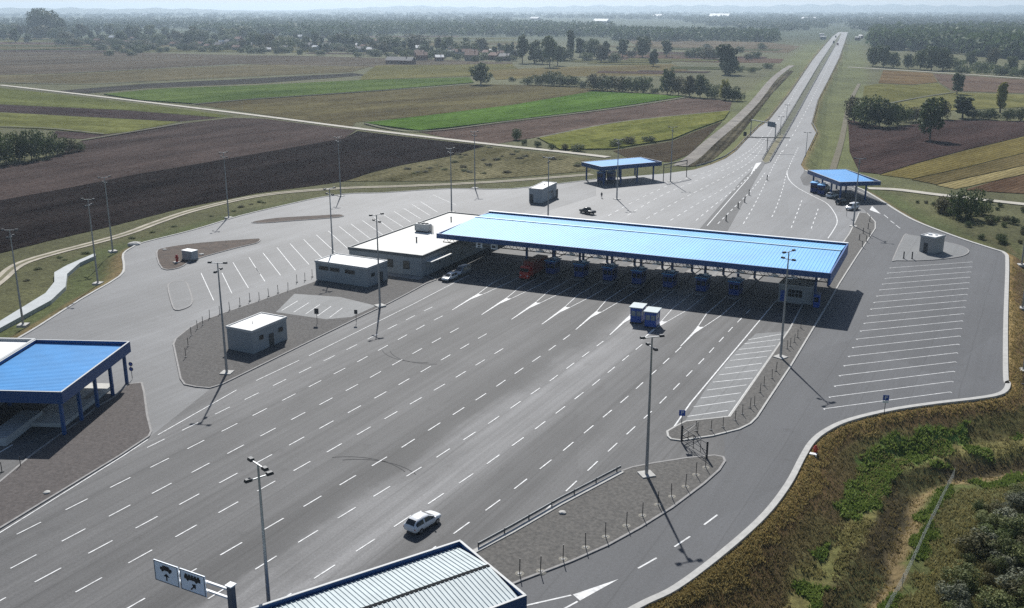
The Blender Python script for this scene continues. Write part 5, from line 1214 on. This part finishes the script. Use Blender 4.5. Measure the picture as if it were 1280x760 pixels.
def tree_parts(kind, seed):
    """meshes for a tree 10 m tall: (trunk MB, crown MB)"""
    rg = random.Random(seed); lobes = []
    if kind == 'round': W_, z0, z1, nl = 4.3, .8, 10, 12
    elif kind == 'oval': W_, z0, z1, nl = 2.9, .9, 10, 10
    elif kind == 'poplar': W_, z0, z1, nl = 1.5, 1.2, 10, 9
    elif kind == 'open': W_, z0, z1, nl = 3.7, 2.2, 10, 11
    else: W_, z0, z1, nl = 6.2, .3, 10, 10            # bush
    cz = (z0 + z1) / 2; hz = (z1 - z0) / 2
    for i in range(nl):
        t_ = (i + .5) / nl; z = z0 + (z1 - z0) * (.12 + .8 * t_)
        env = math.sqrt(max(.05, 1 - ((z - cz) / (hz * 1.02)) ** 2)); a = i * 2.4 + rg.uniform(-.5, .5); rad = W_ * env * rg.uniform(.35, .68)
        r = W_ * rg.uniform(.34, .52)
        if kind == 'poplar': rad *= .5; r = W_ * rg.uniform(.6, .8)
        r = min(r, max(.8, (10.2 - z) * 1.1), max(.8, z - z0 * .4))
        lobes.append(((math.cos(a) * rad, math.sin(a) * rad, z), (r, r, r * rg.uniform(.75, 1.05) * (1.5 if kind == 'poplar' else 1))))
    lobes.append(((0, 0, cz), (W_ * .55, W_ * .55, hz * .75)))
    crown = leaf_cloud(rg, lobes, 1700, .40 if kind != 'poplar' else .32)
    tr = MB(); tr.tube((0, 0, -.6), (rg.uniform(-.1, .1), .05, z0 + 1.5), .26, .18, 7); top = Vector((0, .05, z0 + 1.4))
    for (c, r) in lobes[:-1][::2]:
        m_ = top.lerp(Vector(c), .55) + Vector((0, 0, .2)); tr.tube(top - Vector((0, 0, .3)), m_, .13, .08, 5); tr.tube(m_, c, .08, .03, 5)
    return tr, crown
TREE_MESH = {}
def tree(kind, leaf, base, height, label, cat='tree', name=None, group=None, wx=1.):
    key = (kind, rnd.randrange(3))
    if key not in TREE_MESH:
        tr, cr = tree_parts(kind, hash(key[0]) % 7 + key[1] * 31 + len(kind)); a, b_ = tr.build('trunk', M_BARK), cr.build('crown', None)
        TREE_MESH[key] = (a.data, b_.data); bpy.data.objects.remove(a); bpy.data.objects.remove(b_)
    td, cd = TREE_MESH[key]
    nm = name or ('bush' if kind == 'bush' else ('poplar_tree' if kind == 'poplar' else 'tree'))
    o = thing(nm, label, cat, base, rnd.uniform(0, 6.28), group)
    s_ = height / 10; wx = wx * (1.75 if kind == 'bush' and wx < 1.3 and height > 2.8 else 1.2 if kind in ('round', 'oval') else 1.0); o.scale = (s_ * wx, s_ * wx, s_)
    for n_, d in (('trunk', td), ('crown', cd)):
        if n_ == 'trunk' and kind == 'bush' and height < 6: n_ = 'stem'
        key2 = (d.name, leaf) if n_ == 'crown' else None
        if n_ == 'crown':
            if key2 not in TREE_MESH:
                dd = d.copy(); dd.materials.clear(); dd.materials.append(LEAF[leaf]); TREE_MESH[key2] = dd
            d = TREE_MESH[key2]
        c = bpy.data.objects.new(n_, d); COL.objects.link(c); c.parent = o
    return o
random.seed(3)
def plant(px, hpx, kind, leaf, label, group=None, z=None, wx=1., cat=None, name=None):
    zz = Z0 if z is None else z
    p = at(px[0], px[1], zz); h = size_at(p, hpx) * 1.02
    return tree(kind, leaf, (p.x, p.y, zz), h, label, cat or ('bush' if kind == 'bush' else 'tree'), name, group, wx)
# single trees
SINGLE = [((601, 106), 27, 'round', 'dark', 'round dark tree standing alone at the end of the upper green crop strip', 1.05),
 ((907, 93), 37, 'oval', 'dark', 'tall dark tree beside the dirt road left of the motorway', 1.15), ((912, 94), 20, 'bush', 'dark', 'dark bush at the foot of the tall tree beside the dirt road', .7),
 ((816.5, 83), 21, 'oval', 'dark', 'small oval dark tree alone in the brown stubble', 1.0), ((803, 72), 25, 'round', 'dark', 'broad dark tree at the right end of the village trees', 1.), ((833, 71), 20, 'oval', 'mid', 'slim green tree behind the oval tree in the stubble', 1.),
 ((646, 175), 14, 'bush', 'dark', 'small dark bush alone beside the pale field track', .55),
 ((1162, 175), 51, 'open', 'dark', 'tall open dark tree alone on the ploughed field right of the motorway', .95),
 ((1196, 118), 25, 'oval', 'dark', 'slim dark tree with a bare trunk rising above the right hedge', 1.), ((1203, 148), 28, 'oval', 'dark', 'dense dark tree in the right hedge below the slim tree', 1.5),
 ((1250, 141), 37, 'poplar', 'yellow', 'yellowing poplar in the right hedge', 1.25),
 ((1207, 273), 37, 'bush', 'dark', 'large dark bush beside the track right of the apron', .62), ((1183, 266), 20, 'bush', 'olive', 'low olive bush left of the large dark bush', .9), ((1228, 268), 16, 'bush', 'mid', 'low green bush right of the large dark bush', .9),
 ((713, 73), 34, 'poplar', 'dark', 'tall dark poplar among the village trees', 1.1), ((687, 84), 37, 'open', 'dark', 'tallest dark tree at the field edge of the village', .75), ((653, 79), 34, 'open', 'dark', 'tall dark tree at the village edge beside the white roof', .7)]
for px, hp, kd, lf, lab, wx in SINGLE: plant(px, hp, kd, lf, lab, None, wx=wx)
def row(lst, what, group, leafs=('dark', 'mid', 'dark', 'olive')):
    lst = sorted(lst)
    for i, e in enumerate(lst):
        x, y, hp, kd = e[:4]; lf = e[4] if len(e) > 4 else leafs[i % len(leafs)]
        plant((x, y), hp, kd, lf, what % ORD[i], group, wx=e[5] if len(e) > 5 else rnd.uniform(.8, 1.1))
row([(50, 46, 33, 'round', 'dark'), (62, 46.5, 31, 'round', 'dark'), (75, 46, 24, 'round', 'dark'), (43, 45, 24, 'round', 'dark')], 'dark tree in the big clump at the far left, %s from the left', 'trees of the far left clump')
row([(668, 79, 28, 'oval'), (678, 80, 22, 'bush', 'dark', .6), (697, 82, 24, 'open'), (725, 71, 22, 'oval'), (740, 74, 25, 'round'), (752, 78, 22, 'round'), (757, 72, 20, 'oval'), (768, 78, 12, 'bush'), (778, 72, 22, 'oval'), (789, 72, 9, 'bush'), (705, 76, 16, 'bush', 'dark', .8), (733, 76, 10, 'bush')], 'dark green tree among those right of the village, %s from the left', 'trees right of the village')
row([(640, 102, 6, 'bush'), (660, 106, 10, 'bush'), (675, 106, 13, 'bush'), (690, 107, 18, 'bush', 'dark', .7), (704, 108, 14, 'bush'), (716, 108, 12, 'bush'), (729, 110, 9, 'bush'), (745, 113, 20, 'bush', 'olive', .7), (759, 114, 18, 'bush', 'dark', .8), (775, 115, 20, 'bush', 'olive', .7), (790, 116, 19, 'bush', 'mid', .7), (804, 116, 20, 'bush', 'dark', .7), (818, 117, 7, 'bush')], 'green bush in the hedge above the lower green crop, %s from the left', 'hedge above the lower green crop')
row([(834, 118, 31, 'round', 'dark', .7), (848, 119, 23, 'bush', 'olive', .6), (862, 121, 26, 'round', 'olive', .8), (875, 122, 28, 'round', 'dark', .7), (890, 123, 18, 'bush', 'dark', .8), (905, 125, 25, 'round', 'yellow', .6), (912, 126, 18, 'bush', 'dark', .7), (922, 126, 13, 'bush', 'dark', .7)], 'tree in the dense row ending at the dirt road, %s from the left', 'tree row ending at the dirt road')
row([(8, 205, 40, 'bush', 'mid', .5), (24, 200, 34, 'bush', 'olive', .5), (40, 201, 38, 'bush', 'dark', .45), (58, 197, 32, 'bush', 'mid', .5), (72, 194, 22, 'bush', 'dark', .6), (86, 191, 17, 'bush', 'olive', .7), (100, 189, 11, 'bush', 'mid', .8), (-12, 208, 42, 'bush', 'mid', .5)], 'leafy bush in the thicket at the left edge of the fields, %s from the left', 'thicket at the left edge of the fields')
row([(1068, 154, 32, 'bush', 'olive', .5), (1083, 158, 37, 'bush', 'dark', .5), (1099, 159, 35, 'bush', 'dark', .5), (1111, 158, 28, 'bush', 'dark', .5), (1122, 156, 26, 'bush', 'mid', .5), (1133, 153, 17, 'bush', 'mid', .6), (1145, 152, 18, 'bush', 'olive', .7), (1178, 149, 22, 'bush', 'olive', .5), (1216, 148, 11, 'bush'), (1229, 149, 12, 'bush'), (1240, 150, 14, 'bush', 'dark', .6), (1259, 151, 15, 'bush', 'dark', .6), (1275, 151, 16, 'bush', 'dark', .6)], 'bush in the hedge above the right ploughed field, %s from the left', 'hedge above the right ploughed field')
row([(1091, 83, 24, 'round', 'dark', .8), (1104, 84, 26, 'round', 'dark', .8), (1117, 85, 19, 'round', 'mid', .8), (1135, 86, 18, 'round', 'dark', .8), (1150, 87, 24, 'round', 'mid', .8), (1164, 88, 29, 'round', 'dark', .8), (1178, 88, 27, 'round', 'mid', .8), (1187, 88, 16, 'bush', 'mid'), (1200, 92, 9, 'bush'), (1213, 81, 17, 'round'), (1225, 90, 11, 'bush'), (1240, 82, 21, 'round'), (1252, 94, 10, 'bush'), (1265, 88, 17, 'round'), (1278, 96, 11, 'bush')], 'tree in the clumps below the right wood, %s from the left', 'trees below the right wood')
row([(862, 72, 9, 'bush'), (872, 72, 13, 'bush'), (886, 74, 14, 'bush'), (898, 74, 12, 'bush'), (935, 75, 8, 'bush'), (945, 73, 9, 'bush'), (925, 66, 8, 'bush'), (952, 62, 8, 'bush'), (884, 62, 7, 'bush'), (925, 90, 8, 'bush', 'mid', 1.3), (940, 91, 7, 'bush', 'mid', 1.4), (960, 86, 7, 'bush', 'mid', 1.2)], 'low bush on the far plain left of the motorway, %s from the left', 'low bushes left of the motorway')
row([(x, 64 + rnd.uniform(-2, 6), rnd.uniform(5, 9), 'bush', 'dark', rnd.uniform(.8, 1.4)) for x in range(128, 215, 9)], 'low dark bush in the far left fields, %s from the left', 'low bushes in the far left fields')
vt = [(x + rnd.uniform(-4, 4), 47 + max(0, x - 90) * .036 + rnd.uniform(-5, 7), rnd.uniform(8, 18), rnd.choice(['round', 'round', 'oval', 'bush']), rnd.choice(['dark', 'dark', 'mid', 'olive']), rnd.uniform(.8, 1.15)) for x in np.linspace(8, 648, 128)]
row(vt, 'dark green tree among the village houses, %s from the left', 'trees between the village houses')
vt2 = [(x + rnd.uniform(-3, 3), 54 + max(0, x - 90) * .036 + rnd.uniform(-4, 5), rnd.uniform(5, 9), 'bush', rnd.choice(['dark', 'dark', 'mid', 'olive']), rnd.uniform(1.0, 1.4)) for x in np.linspace(75, 640, 100)]
row(vt2, 'low leafy garden tree in front of the village houses, %s from the left', 'garden trees in front of the village houses')
# far woods, one mass each
def wood(name, poly, n, h, spread, leaf, nq=46, label=None):
    rg = random.Random(len(poly) * 7 + n); xs = [p_[0] for p_ in poly]; ys = [p_[1] for p_ in poly]; pts = []
    while len(pts) < n:
        X = np.array([rg.uniform(min(xs), max(xs)) for _ in range(400)]); Y = np.array([rg.uniform(min(ys), max(ys)) for _ in range(400)])
        ok = inside(X, Y, poly); pts += list(zip(X[ok], Y[ok]))
    r = np.random.default_rng(n); V = []; 
    for (x, y) in pts[:n]:
        p = at(x, y, Z0); hh = h * rg.uniform(.65, 1.2); w_ = spread * hh * rg.uniform(.3, .55)
        d = r.normal(size=(nq, 3)); d /= np.linalg.norm(d, axis=1)[:, None]; d *= r.uniform(.55, 1.05, (nq, 1))
        c = np.array([p.x, p.y, Z0 + hh * .56]) + d * np.array([w_, w_, hh * .5])
        a = r.normal(size=(nq, 3)); a /= np.linalg.norm(a, axis=1)[:, None]; b_ = np.cross(a, r.normal(size=(nq, 3))); b_ /= np.linalg.norm(b_, axis=1)[:, None]
        s_ = max(.16 * hh, w_ * .28) * r.uniform(.6, 1.3, (nq, 1))
        V.append(np.stack([c - a * s_, c - b_ * s_ * .7, c + a * s_, c + b_ * s_ * .7], 1).reshape(-1, 3))
    V = np.concatenate(V); me = bpy.data.meshes.new(name); me.from_pydata(V.tolist(), [], np.arange(len(V)).reshape(-1, 4).tolist()); me.materials.append(LEAF[leaf])
    o = bpy.data.objects.new(name, me); COL.objects.link(o); return tag(o, label, 'woodland', None, 'stuff')
LEAF['wood'] = leafmat('woodland_foliage', (.026, .050, .018), (.085, .125, .044), .02); LEAF['wood2'] = leafmat('far_woodland_foliage', (.026, .048, .024), (.07, .10, .044), .008)
wood('far_woods', [(-20, 25), (640, 22), (640, 34), (470, 36), (330, 37), (250, 36), (120, 40), (-20, 42)], 1700, 15, 1.6, 'wood2', 34, 'hazy far woodland behind the village on the left')
wood('woods', [(230, 40), (320, 34), (640, 32), (765, 36), (772, 47), (640, 46), (500, 44), (380, 48), (300, 44)], 1500, 18, 1.15, 'wood', 44, 'dense belt of dark woodland behind the village')
wood('woods', [(765, 42), (970, 46), (972, 53), (765, 51)], 520, 16, 1.15, 'wood', 44, 'long dark tree belt left of the motorway')
wood('woods', [(1088, 44), (1285, 40), (1285, 76), (1240, 72), (1180, 66), (1090, 62)], 950, 21, 1.15, 'wood', 60, 'dense dark woodland right of the motorway')
wood('far_woods', [(-20, 14.5), (1300, 14.5), (1300, 24), (1060, 30), (900, 26), (640, 22), (-20, 22)], 2200, 14, 3.4, 'wood2', 26, 'faint woodland fading into haze below the horizon')
wood('far_woods', [(850, 24), (1040, 24), (1030, 36), (980, 40), (860, 30)], 520, 13, 2.0, 'wood2', 30, 'hazy scattered woodland left of the far motorway')
wood('far_woods', [(1062, 26), (1285, 22), (1285, 36), (1085, 40), (1062, 36)], 700, 14, 2.0, 'wood2', 30, 'hazy woodland behind the right wood')
wood('undergrowth', [(1195, 79), (1285, 84), (1285, 97), (1200, 92)], 120, 4, 1.6, 'mid', 30, 'low green scrub below the right wood')

# ---- village houses
HS = [(125, 39, 1.4, 'w'), (150, 54, 1.0, 'w'), (163, 48, .8, 'r'), (186, 43, .8, 'w'), (206, 46, .8, 'g'), (235, 46, .9, 'r'), (256, 52, .8, 'g'), (284, 54, .9, 'g'), (299, 53, 1.3, 'r'), (335, 59, 1.2, 'w'), (354, 59, 1.3, 'w'), (345, 53, 1.1, 'r'), (375, 49, 1.1, 'w'), (387, 61, 1.2, 'g'), (410, 61, 1.2, 'g'), (426, 54, .9, 'r'), (442, 61, 1.1, 'w'), (452, 56, .9, 'r'), (464, 66, 1.0, 'w'), (450, 65, 1., 'g'), (486, 61, 1.5, 'r'), (472, 54, .9, 'r'), (520, 65, 1.2, 'w'), (527, 75, 1.2, 'r'), (549, 76, .9, 'w'), (563, 70, 1., 'g'), (590, 76, 1.4, 'r'), (609, 70, 1., 'r'), (631, 76, 1.1, 'g'), (650, 69, 1.0, 'w'), (14, 47, 1, 'r'), (78, 38, .9, 'w')]
hr = random.Random(31)
for i_ in range(34):
    x = hr.uniform(90, 640); HS.append((x, 50 + (x - 90) * .036 + hr.uniform(-3.5, 6), hr.uniform(.7, 1.15), hr.choice('rrrgw')))
ROOFS = {'w': mat('pale_tin_roof', (.55, .56, .56), .55, var=.08), 'r': mat('red_tile_roof', (.17, .075, .05), .8, var=.15), 'g': mat('grey_roof', (.13, .125, .13), .7, var=.12)}
RN = {'w': 'pale-roofed', 'r': 'red-roofed', 'g': 'grey-roofed'}; WALLS = [mat('plaster_white', (.50, .48, .44), .85), mat('plaster_tan', (.34, .28, .21), .85), mat('brick_wall', (.23, .12, .09), .85)]
def house(lab, px, s_, rk, L_=10., B_=8., hh=4.6, rz=None, group='houses of the far village', name='house', cat='house'):
    p = at(px[0], px[1], Z0); o = thing(name, lab, cat, (p.x, p.y, Z0), rnd.uniform(-.5, .5) + .3 if rz is None else rz, group); L_, B_, hh = L_ * s_, B_ * s_, hh * s_
    MB().box((0, 0, -.3), (L_, B_, hh + .3)).build('wall', rnd.choice(WALLS), o)
    rf = MB(); e = .5; zt = hh + B_ * .33
    rf.quad((-L_ / 2 - e, -B_ / 2 - e, hh - .2), (L_ / 2 + e, -B_ / 2 - e, hh - .2), (L_ / 2 + e, 0, zt), (-L_ / 2 - e, 0, zt)); rf.quad((L_ / 2 + e, B_ / 2 + e, hh - .2), (-L_ / 2 - e, B_ / 2 + e, hh - .2), (-L_ / 2 - e, 0, zt), (L_ / 2 + e, 0, zt))
    rf.quad((-L_ / 2, -B_ / 2, hh), (-L_ / 2, 0, zt - .05), (-L_ / 2, B_ / 2, hh)); rf.quad((L_ / 2, B_ / 2, hh), (L_ / 2, 0, zt - .05), (L_ / 2, -B_ / 2, hh))
    r_ = rf.build('roof', ROOFS[rk], o); MB().box((L_ * .22, 0, zt - .6), (.7, .7, 1.5)).build('chimney', WALLS[2], r_)
    for x in (-L_ * .28, L_ * .28): MB().box((x, -B_ / 2 - .03, 1.3 * s_), (1.3, .06, 1.4)).build('window', M_GLASS, o)
    MB().box((0, -B_ / 2 - .03, 0), (1.1, .06, 2.1)).build('door', M_DOOR, o)
cnt = {'w': 0, 'r': 0, 'g': 0}
for (x, y, s_, rk) in sorted(HS): house('small %s house in the far village, %s such roof from the left' % (RN[rk], ORD[cnt[rk]]), (x, y), s_, rk); cnt[rk] += 1
house('long grey shed at the field edge of the village', (501, 80), 1.0, 'g', 30, 10, 4.0, rz=.1, name='shed', cat='shed')
for i, (x, y, L_) in enumerate([(127, 38, 30), (183, 11.5 + 8, 60), (312, 19, 70), (824, 22, 70), (900, 23, 110), (1011, 26, 60), (1100, 26, 55), (1027, 46, 8), (1029, 49.5, 10), (1076, 48, 8), (1072, 50.5, 9), (752, 29, 60), (669, 25, 50), (195, 16.5, 60)]):
    house('distant white hall catching the light, %s of the far halls from the left' % ORD[sorted(range(14), key=lambda k_: [127, 183, 312, 824, 900, 1011, 1100, 1027, 1029, 1076, 1072, 752, 669, 195][k_]).index(i)], (x, y), 1., 'w', L_, L_ * .4, 5 + L_ * .05, rz=rnd.uniform(-.3, .1), group='distant white halls', name='hall', cat='hall')

# ---- rough vegetation beside the apron
def tufts(name, label, n, cond, hmin, hmax, leaf, seed, wd=.12):
    r = np.random.default_rng(seed); out = []
    while sum(len(o_) for o_ in out) < n:
        px_ = r.uniform(640, 1430, 40000); py_ = 330 + 560 * r.uniform(0, 1, 40000) ** .8
        k_ = (0 - H - 2) / ((FW.z * F) - UP.z * (py_ - CY) + RT.z * (px_ - CX))
        X = (FW.x * F + RT.x * (px_ - CX) - UP.x * (py_ - CY)) * k_; Y = (FW.y * F + RT.y * (px_ - CX) - UP.y * (py_ - CY)) * k_
        z, d, w_ = terr(X, Y); dj = d + np.where(d > 2, 2.4, .3) * (vnoise(X, Y, 9, 13) - .5) + 2.4 * (vnoise(X, Y, 2.2, 14) - .5) * np.minimum(1, d / 3); dj = warp(dj); ok = cond(dj, X, Y) & (Y < 240) & (Y > 30)
        out.append(np.stack([X, Y, z], 1)[ok])
    P_ = np.concatenate(out)[:n]; k_ = 3
    P_ = np.repeat(P_, k_, 0) + np.concatenate([r.normal(0, .14, (len(P_) * k_, 2)), np.zeros((len(P_) * k_, 1))], 1)
    N_ = len(P_); a = r.uniform(0, 6.28, N_); h = r.uniform(hmin, hmax, N_); w0 = wd * r.uniform(.6, 1.5, N_)
    dx, dy = np.cos(a) * w0, np.sin(a) * w0; lean = r.normal(0, .35, (N_, 2)) * h[:, None]
    z0_ = P_[:, 2] - .08; V = np.zeros((N_, 4, 3)); V[:, 0] = np.stack([P_[:, 0] - dx, P_[:, 1] - dy, z0_], 1); V[:, 1] = np.stack([P_[:, 0] + dx, P_[:, 1] + dy, z0_], 1)
    V[:, 2] = np.stack([P_[:, 0] + dx * .5 + lean[:, 0], P_[:, 1] + dy * .5 + lean[:, 1], z0_ + h], 1); V[:, 3] = np.stack([P_[:, 0] - dx * .5 + lean[:, 0], P_[:, 1] - dy * .5 + lean[:, 1], z0_ + h], 1)
    V = V.reshape(-1, 3); me = bpy.data.meshes.new(name); me.from_pydata(V.tolist(), [], np.arange(len(V)).reshape(-1, 4).tolist()); me.materials.append(LEAF[leaf])
    o = bpy.data.objects.new(name, me); COL.objects.link(o); tag(o, label, 'vegetation', None, 'stuff')
LEAF['straw'] = leafmat('dry_straw', (.28, .215, .085), (.46, .37, .16), .8); LEAF['rust'] = leafmat('brown_dead_grass', (.13, .104, .046), (.29, .235, .108), .5); LEAF['weed'] = leafmat('fresh_weeds', (.13, .19, .04), (.28, .34, .09), .5)
LEAF['scrub'] = leafmat('scrub_foliage', (.06, .075, .025), (.22, .24, .09), 1.2)
LEAF['drab'] = leafmat('drab_weeds', (.17, .16, .06), (.36, .32, .14), .5)
tufts('dry_grass', 'ochre dry grass along the outside of the white kerb', 9500, lambda d, X, Y: ((d > .5) & (d < 2.4)) | ((d > 14.6) & (d < 16.4) & (X * 7 % 1 < .12)), .12, .35, 'straw', 1, .07)
tufts('dead_grass', 'brown dead grass on the shaded embankment slope', 10500, lambda d, X, Y: ((d > 2.2) & (d < 7)) | ((d > 10.3) & (d < 14.4)), .1, .34, 'rust', 2, .06)
tufts('weeds', 'fresh green weeds along the ditch bench', 8500, lambda d, X, Y: (inside(X + 2 * (vnoise(X, Y, 2.5, 15) - .5), Y + 2 * (vnoise(X, Y, 2.5, 16) - .5), GREEN) & (vnoise(X, Y, 1.3, 18) > .25)) | ((d > 16.6) & (d < 19) & (vnoise(X, Y, 4, 19) > .45)) | ((d > 6.5) & (d < 10.6) & (vnoise(X, Y, 3.5, 12) > .68)), .15, .5, 'weed', 3, .12)
tufts('weeds', 'drab mixed weeds over the rough ground at lower right', 34000, lambda d, X, Y: ((d > 6.6) & (d < 10.6) & (vnoise(X, Y, 3.5, 12) < .5)) | (d > 19.0), .12, .5, 'drab', 4, .07)
sh = 0; rg = random.Random(11)
while sh < 165:
    x, y = rg.uniform(1140, 1390), rg.uniform(555, 830); p = at(x, y, -4); dd = float(terr(np.array([p.x]), np.array([p.y]))[1][0])
    if dd < 20 or p.x > 40: continue
    dens = 1 if (x > 1200 or y > 690) else .35
    if rg.random() > dens: continue
    h = rg.uniform(.9, 2.7); lf = rg.choice(['mid', 'scrub', 'scrub', 'olive', 'pale', 'mid', 'scrub'])
    tree('bush', lf, (p.x, p.y, tz(p.x, p.y) - .1), h, 'tangled low shrub in the rough ground at the lower right corner', 'shrub', 'shrub', 'shrubs in the rough ground at the lower right', wx=rg.uniform(1.0, 1.7)); sh += 1
rg = random.Random(5); k_ = 0
while k_ < 40:                                     # scrub by the right track and behind the kiosk
    x, y = rg.uniform(1120, 1285), rg.uniform(250, 330)
    p = at(x, y, Z0); dd = float(terr(np.array([p.x]), np.array([p.y]))[1][0])
    if dd < 12: continue
    tree('bush', rg.choice(['dark', 'olive', 'mid', 'dark']), (p.x, p.y, tz(p.x, p.y) - .1), rg.uniform(.9, 2.2), 'low scrub bush between the apron and the right track', 'shrub', 'shrub', 'scrub between the apron and the right track', wx=1.2); k_ += 1
k_ = 0
while k_ < 46:                                     # scrub on the rough triangle left of the far canopy
    x, y = rg.uniform(440, 740), rg.uniform(184, 218)
    if not inside(np.array([x]), np.array([y]), [(440, 222), (560, 197), (610, 185), (690, 194), (738, 201), (738, 212), (640, 220)])[0]: continue
    p = at(x, y, Z0); tree('bush', rg.choice(['pale', 'olive', 'olive', 'scrub', 'scrub']), (p.x, p.y, Z0 - .2), rg.uniform(.6, 1.3), 'low scrub bush in the rough triangle below the pale field track', 'shrub', 'shrub', 'scrub in the rough triangle below the field track', wx=2.4); k_ += 1
row([(655, 181, 7, 'bush', 'dark', 1.2), (672, 184, 8, 'bush', 'dark', 1.2), (690, 187, 8, 'bush', 'mid', 1.2), (706, 188, 8, 'bush', 'olive', 1.2), (722, 189, 9, 'bush', 'mid', 1.2), (770, 184, 10, 'bush', 'mid', 1.), (786, 181, 10, 'bush', 'olive', 1.), (810, 178, 8, 'bush', 'dark', 1.2)], 'bush along the pale field track by the vineyard, %s from the left', 'bushes along the pale field track')
k_ = 0
VERGE = [(20, 350), (60, 325), (150, 303), (250, 273), (330, 253), (340, 250), (250, 270), (150, 300), (90, 322), (40, 350), (8, 395)]
while k_ < 14:                                     # bushes between the dirt track and the apron on the left
    x = rg.uniform(5, 330); y = np.interp(x, [5, 60, 150, 250, 330], [372, 328, 304, 271, 253]) + rg.uniform(-2, 3)
    p = at(x, y, Z0); tree('bush', rg.choice(['mid', 'scrub', 'mid', 'olive']), (p.x, p.y, tz(p.x, p.y) - .25), rg.uniform(.5, .9), 'low green weed clump in the strip between the dirt track and the left lot', 'shrub', 'weed_clump', 'weed clumps below the dirt track', wx=2.4); k_ += 1

# ---- hills on the horizon
def ridge(dist, h0, seed, a0=-45, a1=45, m_=None):
    mb = MB(); n = 240
    for i in range(n + 1):
        a = R_(a0 + (a1 - a0) * i / n) - YAW; t_ = i / n
        hh = h0 * (.45 + .55 * mnoise.fractal(Vector((t_ * 9 + seed, seed * 3.1, 0)), .8, 2.1, 4) + .35 * math.sin(t_ * 5 + seed)); hh = max(6, hh) 
        for k_, (dd, f_) in enumerate(((0, 0), (500, .55), (1100, 1.), (2400, .4), (3600, 0))): mb.v.append((math.sin(a) * (dist + dd), math.cos(a) * (dist + dd), Z0 - 1 + hh * f_ * (1 + .12 * math.sin(i * 1.7 + k_))))
    for i in range(n):
        for k_ in range(4): mb.f.append((i * 5 + k_, i * 5 + k_ + 1, i * 5 + 5 + k_ + 1, i * 5 + 5 + k_))
    o = mb.build('hills', m_, smooth=True); tag(o, kind='structure')
M_HILL = mat('wooded_hills', (.035, .05, .03), .95, var=.3, scale=.002, coord='pos')
ridge(9500, 62, 1.3, m_=M_HILL); ridge(12000, 85, 4.7, m_=M_HILL)

# ---- haze: one closed box of thin air round everything
mb = MB(); mb.box((0, 0, -7.5), (36000, 36000, 140)); hz = mb.build('haze', None)
m = bpy.data.materials.new('thin_haze'); m.use_nodes = True; t = m.node_tree
t.nodes.remove(t.nodes['Principled BSDF']); pv = N(t, 'ShaderNodeVolumePrincipled'); pv.inputs['Color'].default_value = (.68, .84, 1.0, 1); pv.inputs['Density'].default_value = 1.08e-4; pv.inputs['Anisotropy'].default_value = .45
t.links.new(pv.outputs[0], t.nodes['Material Output'].inputs['Volume']); hz.data.materials.append(m); tag(hz, 'thin pale haze in the air over the plain', 'haze', None, 'stuff')
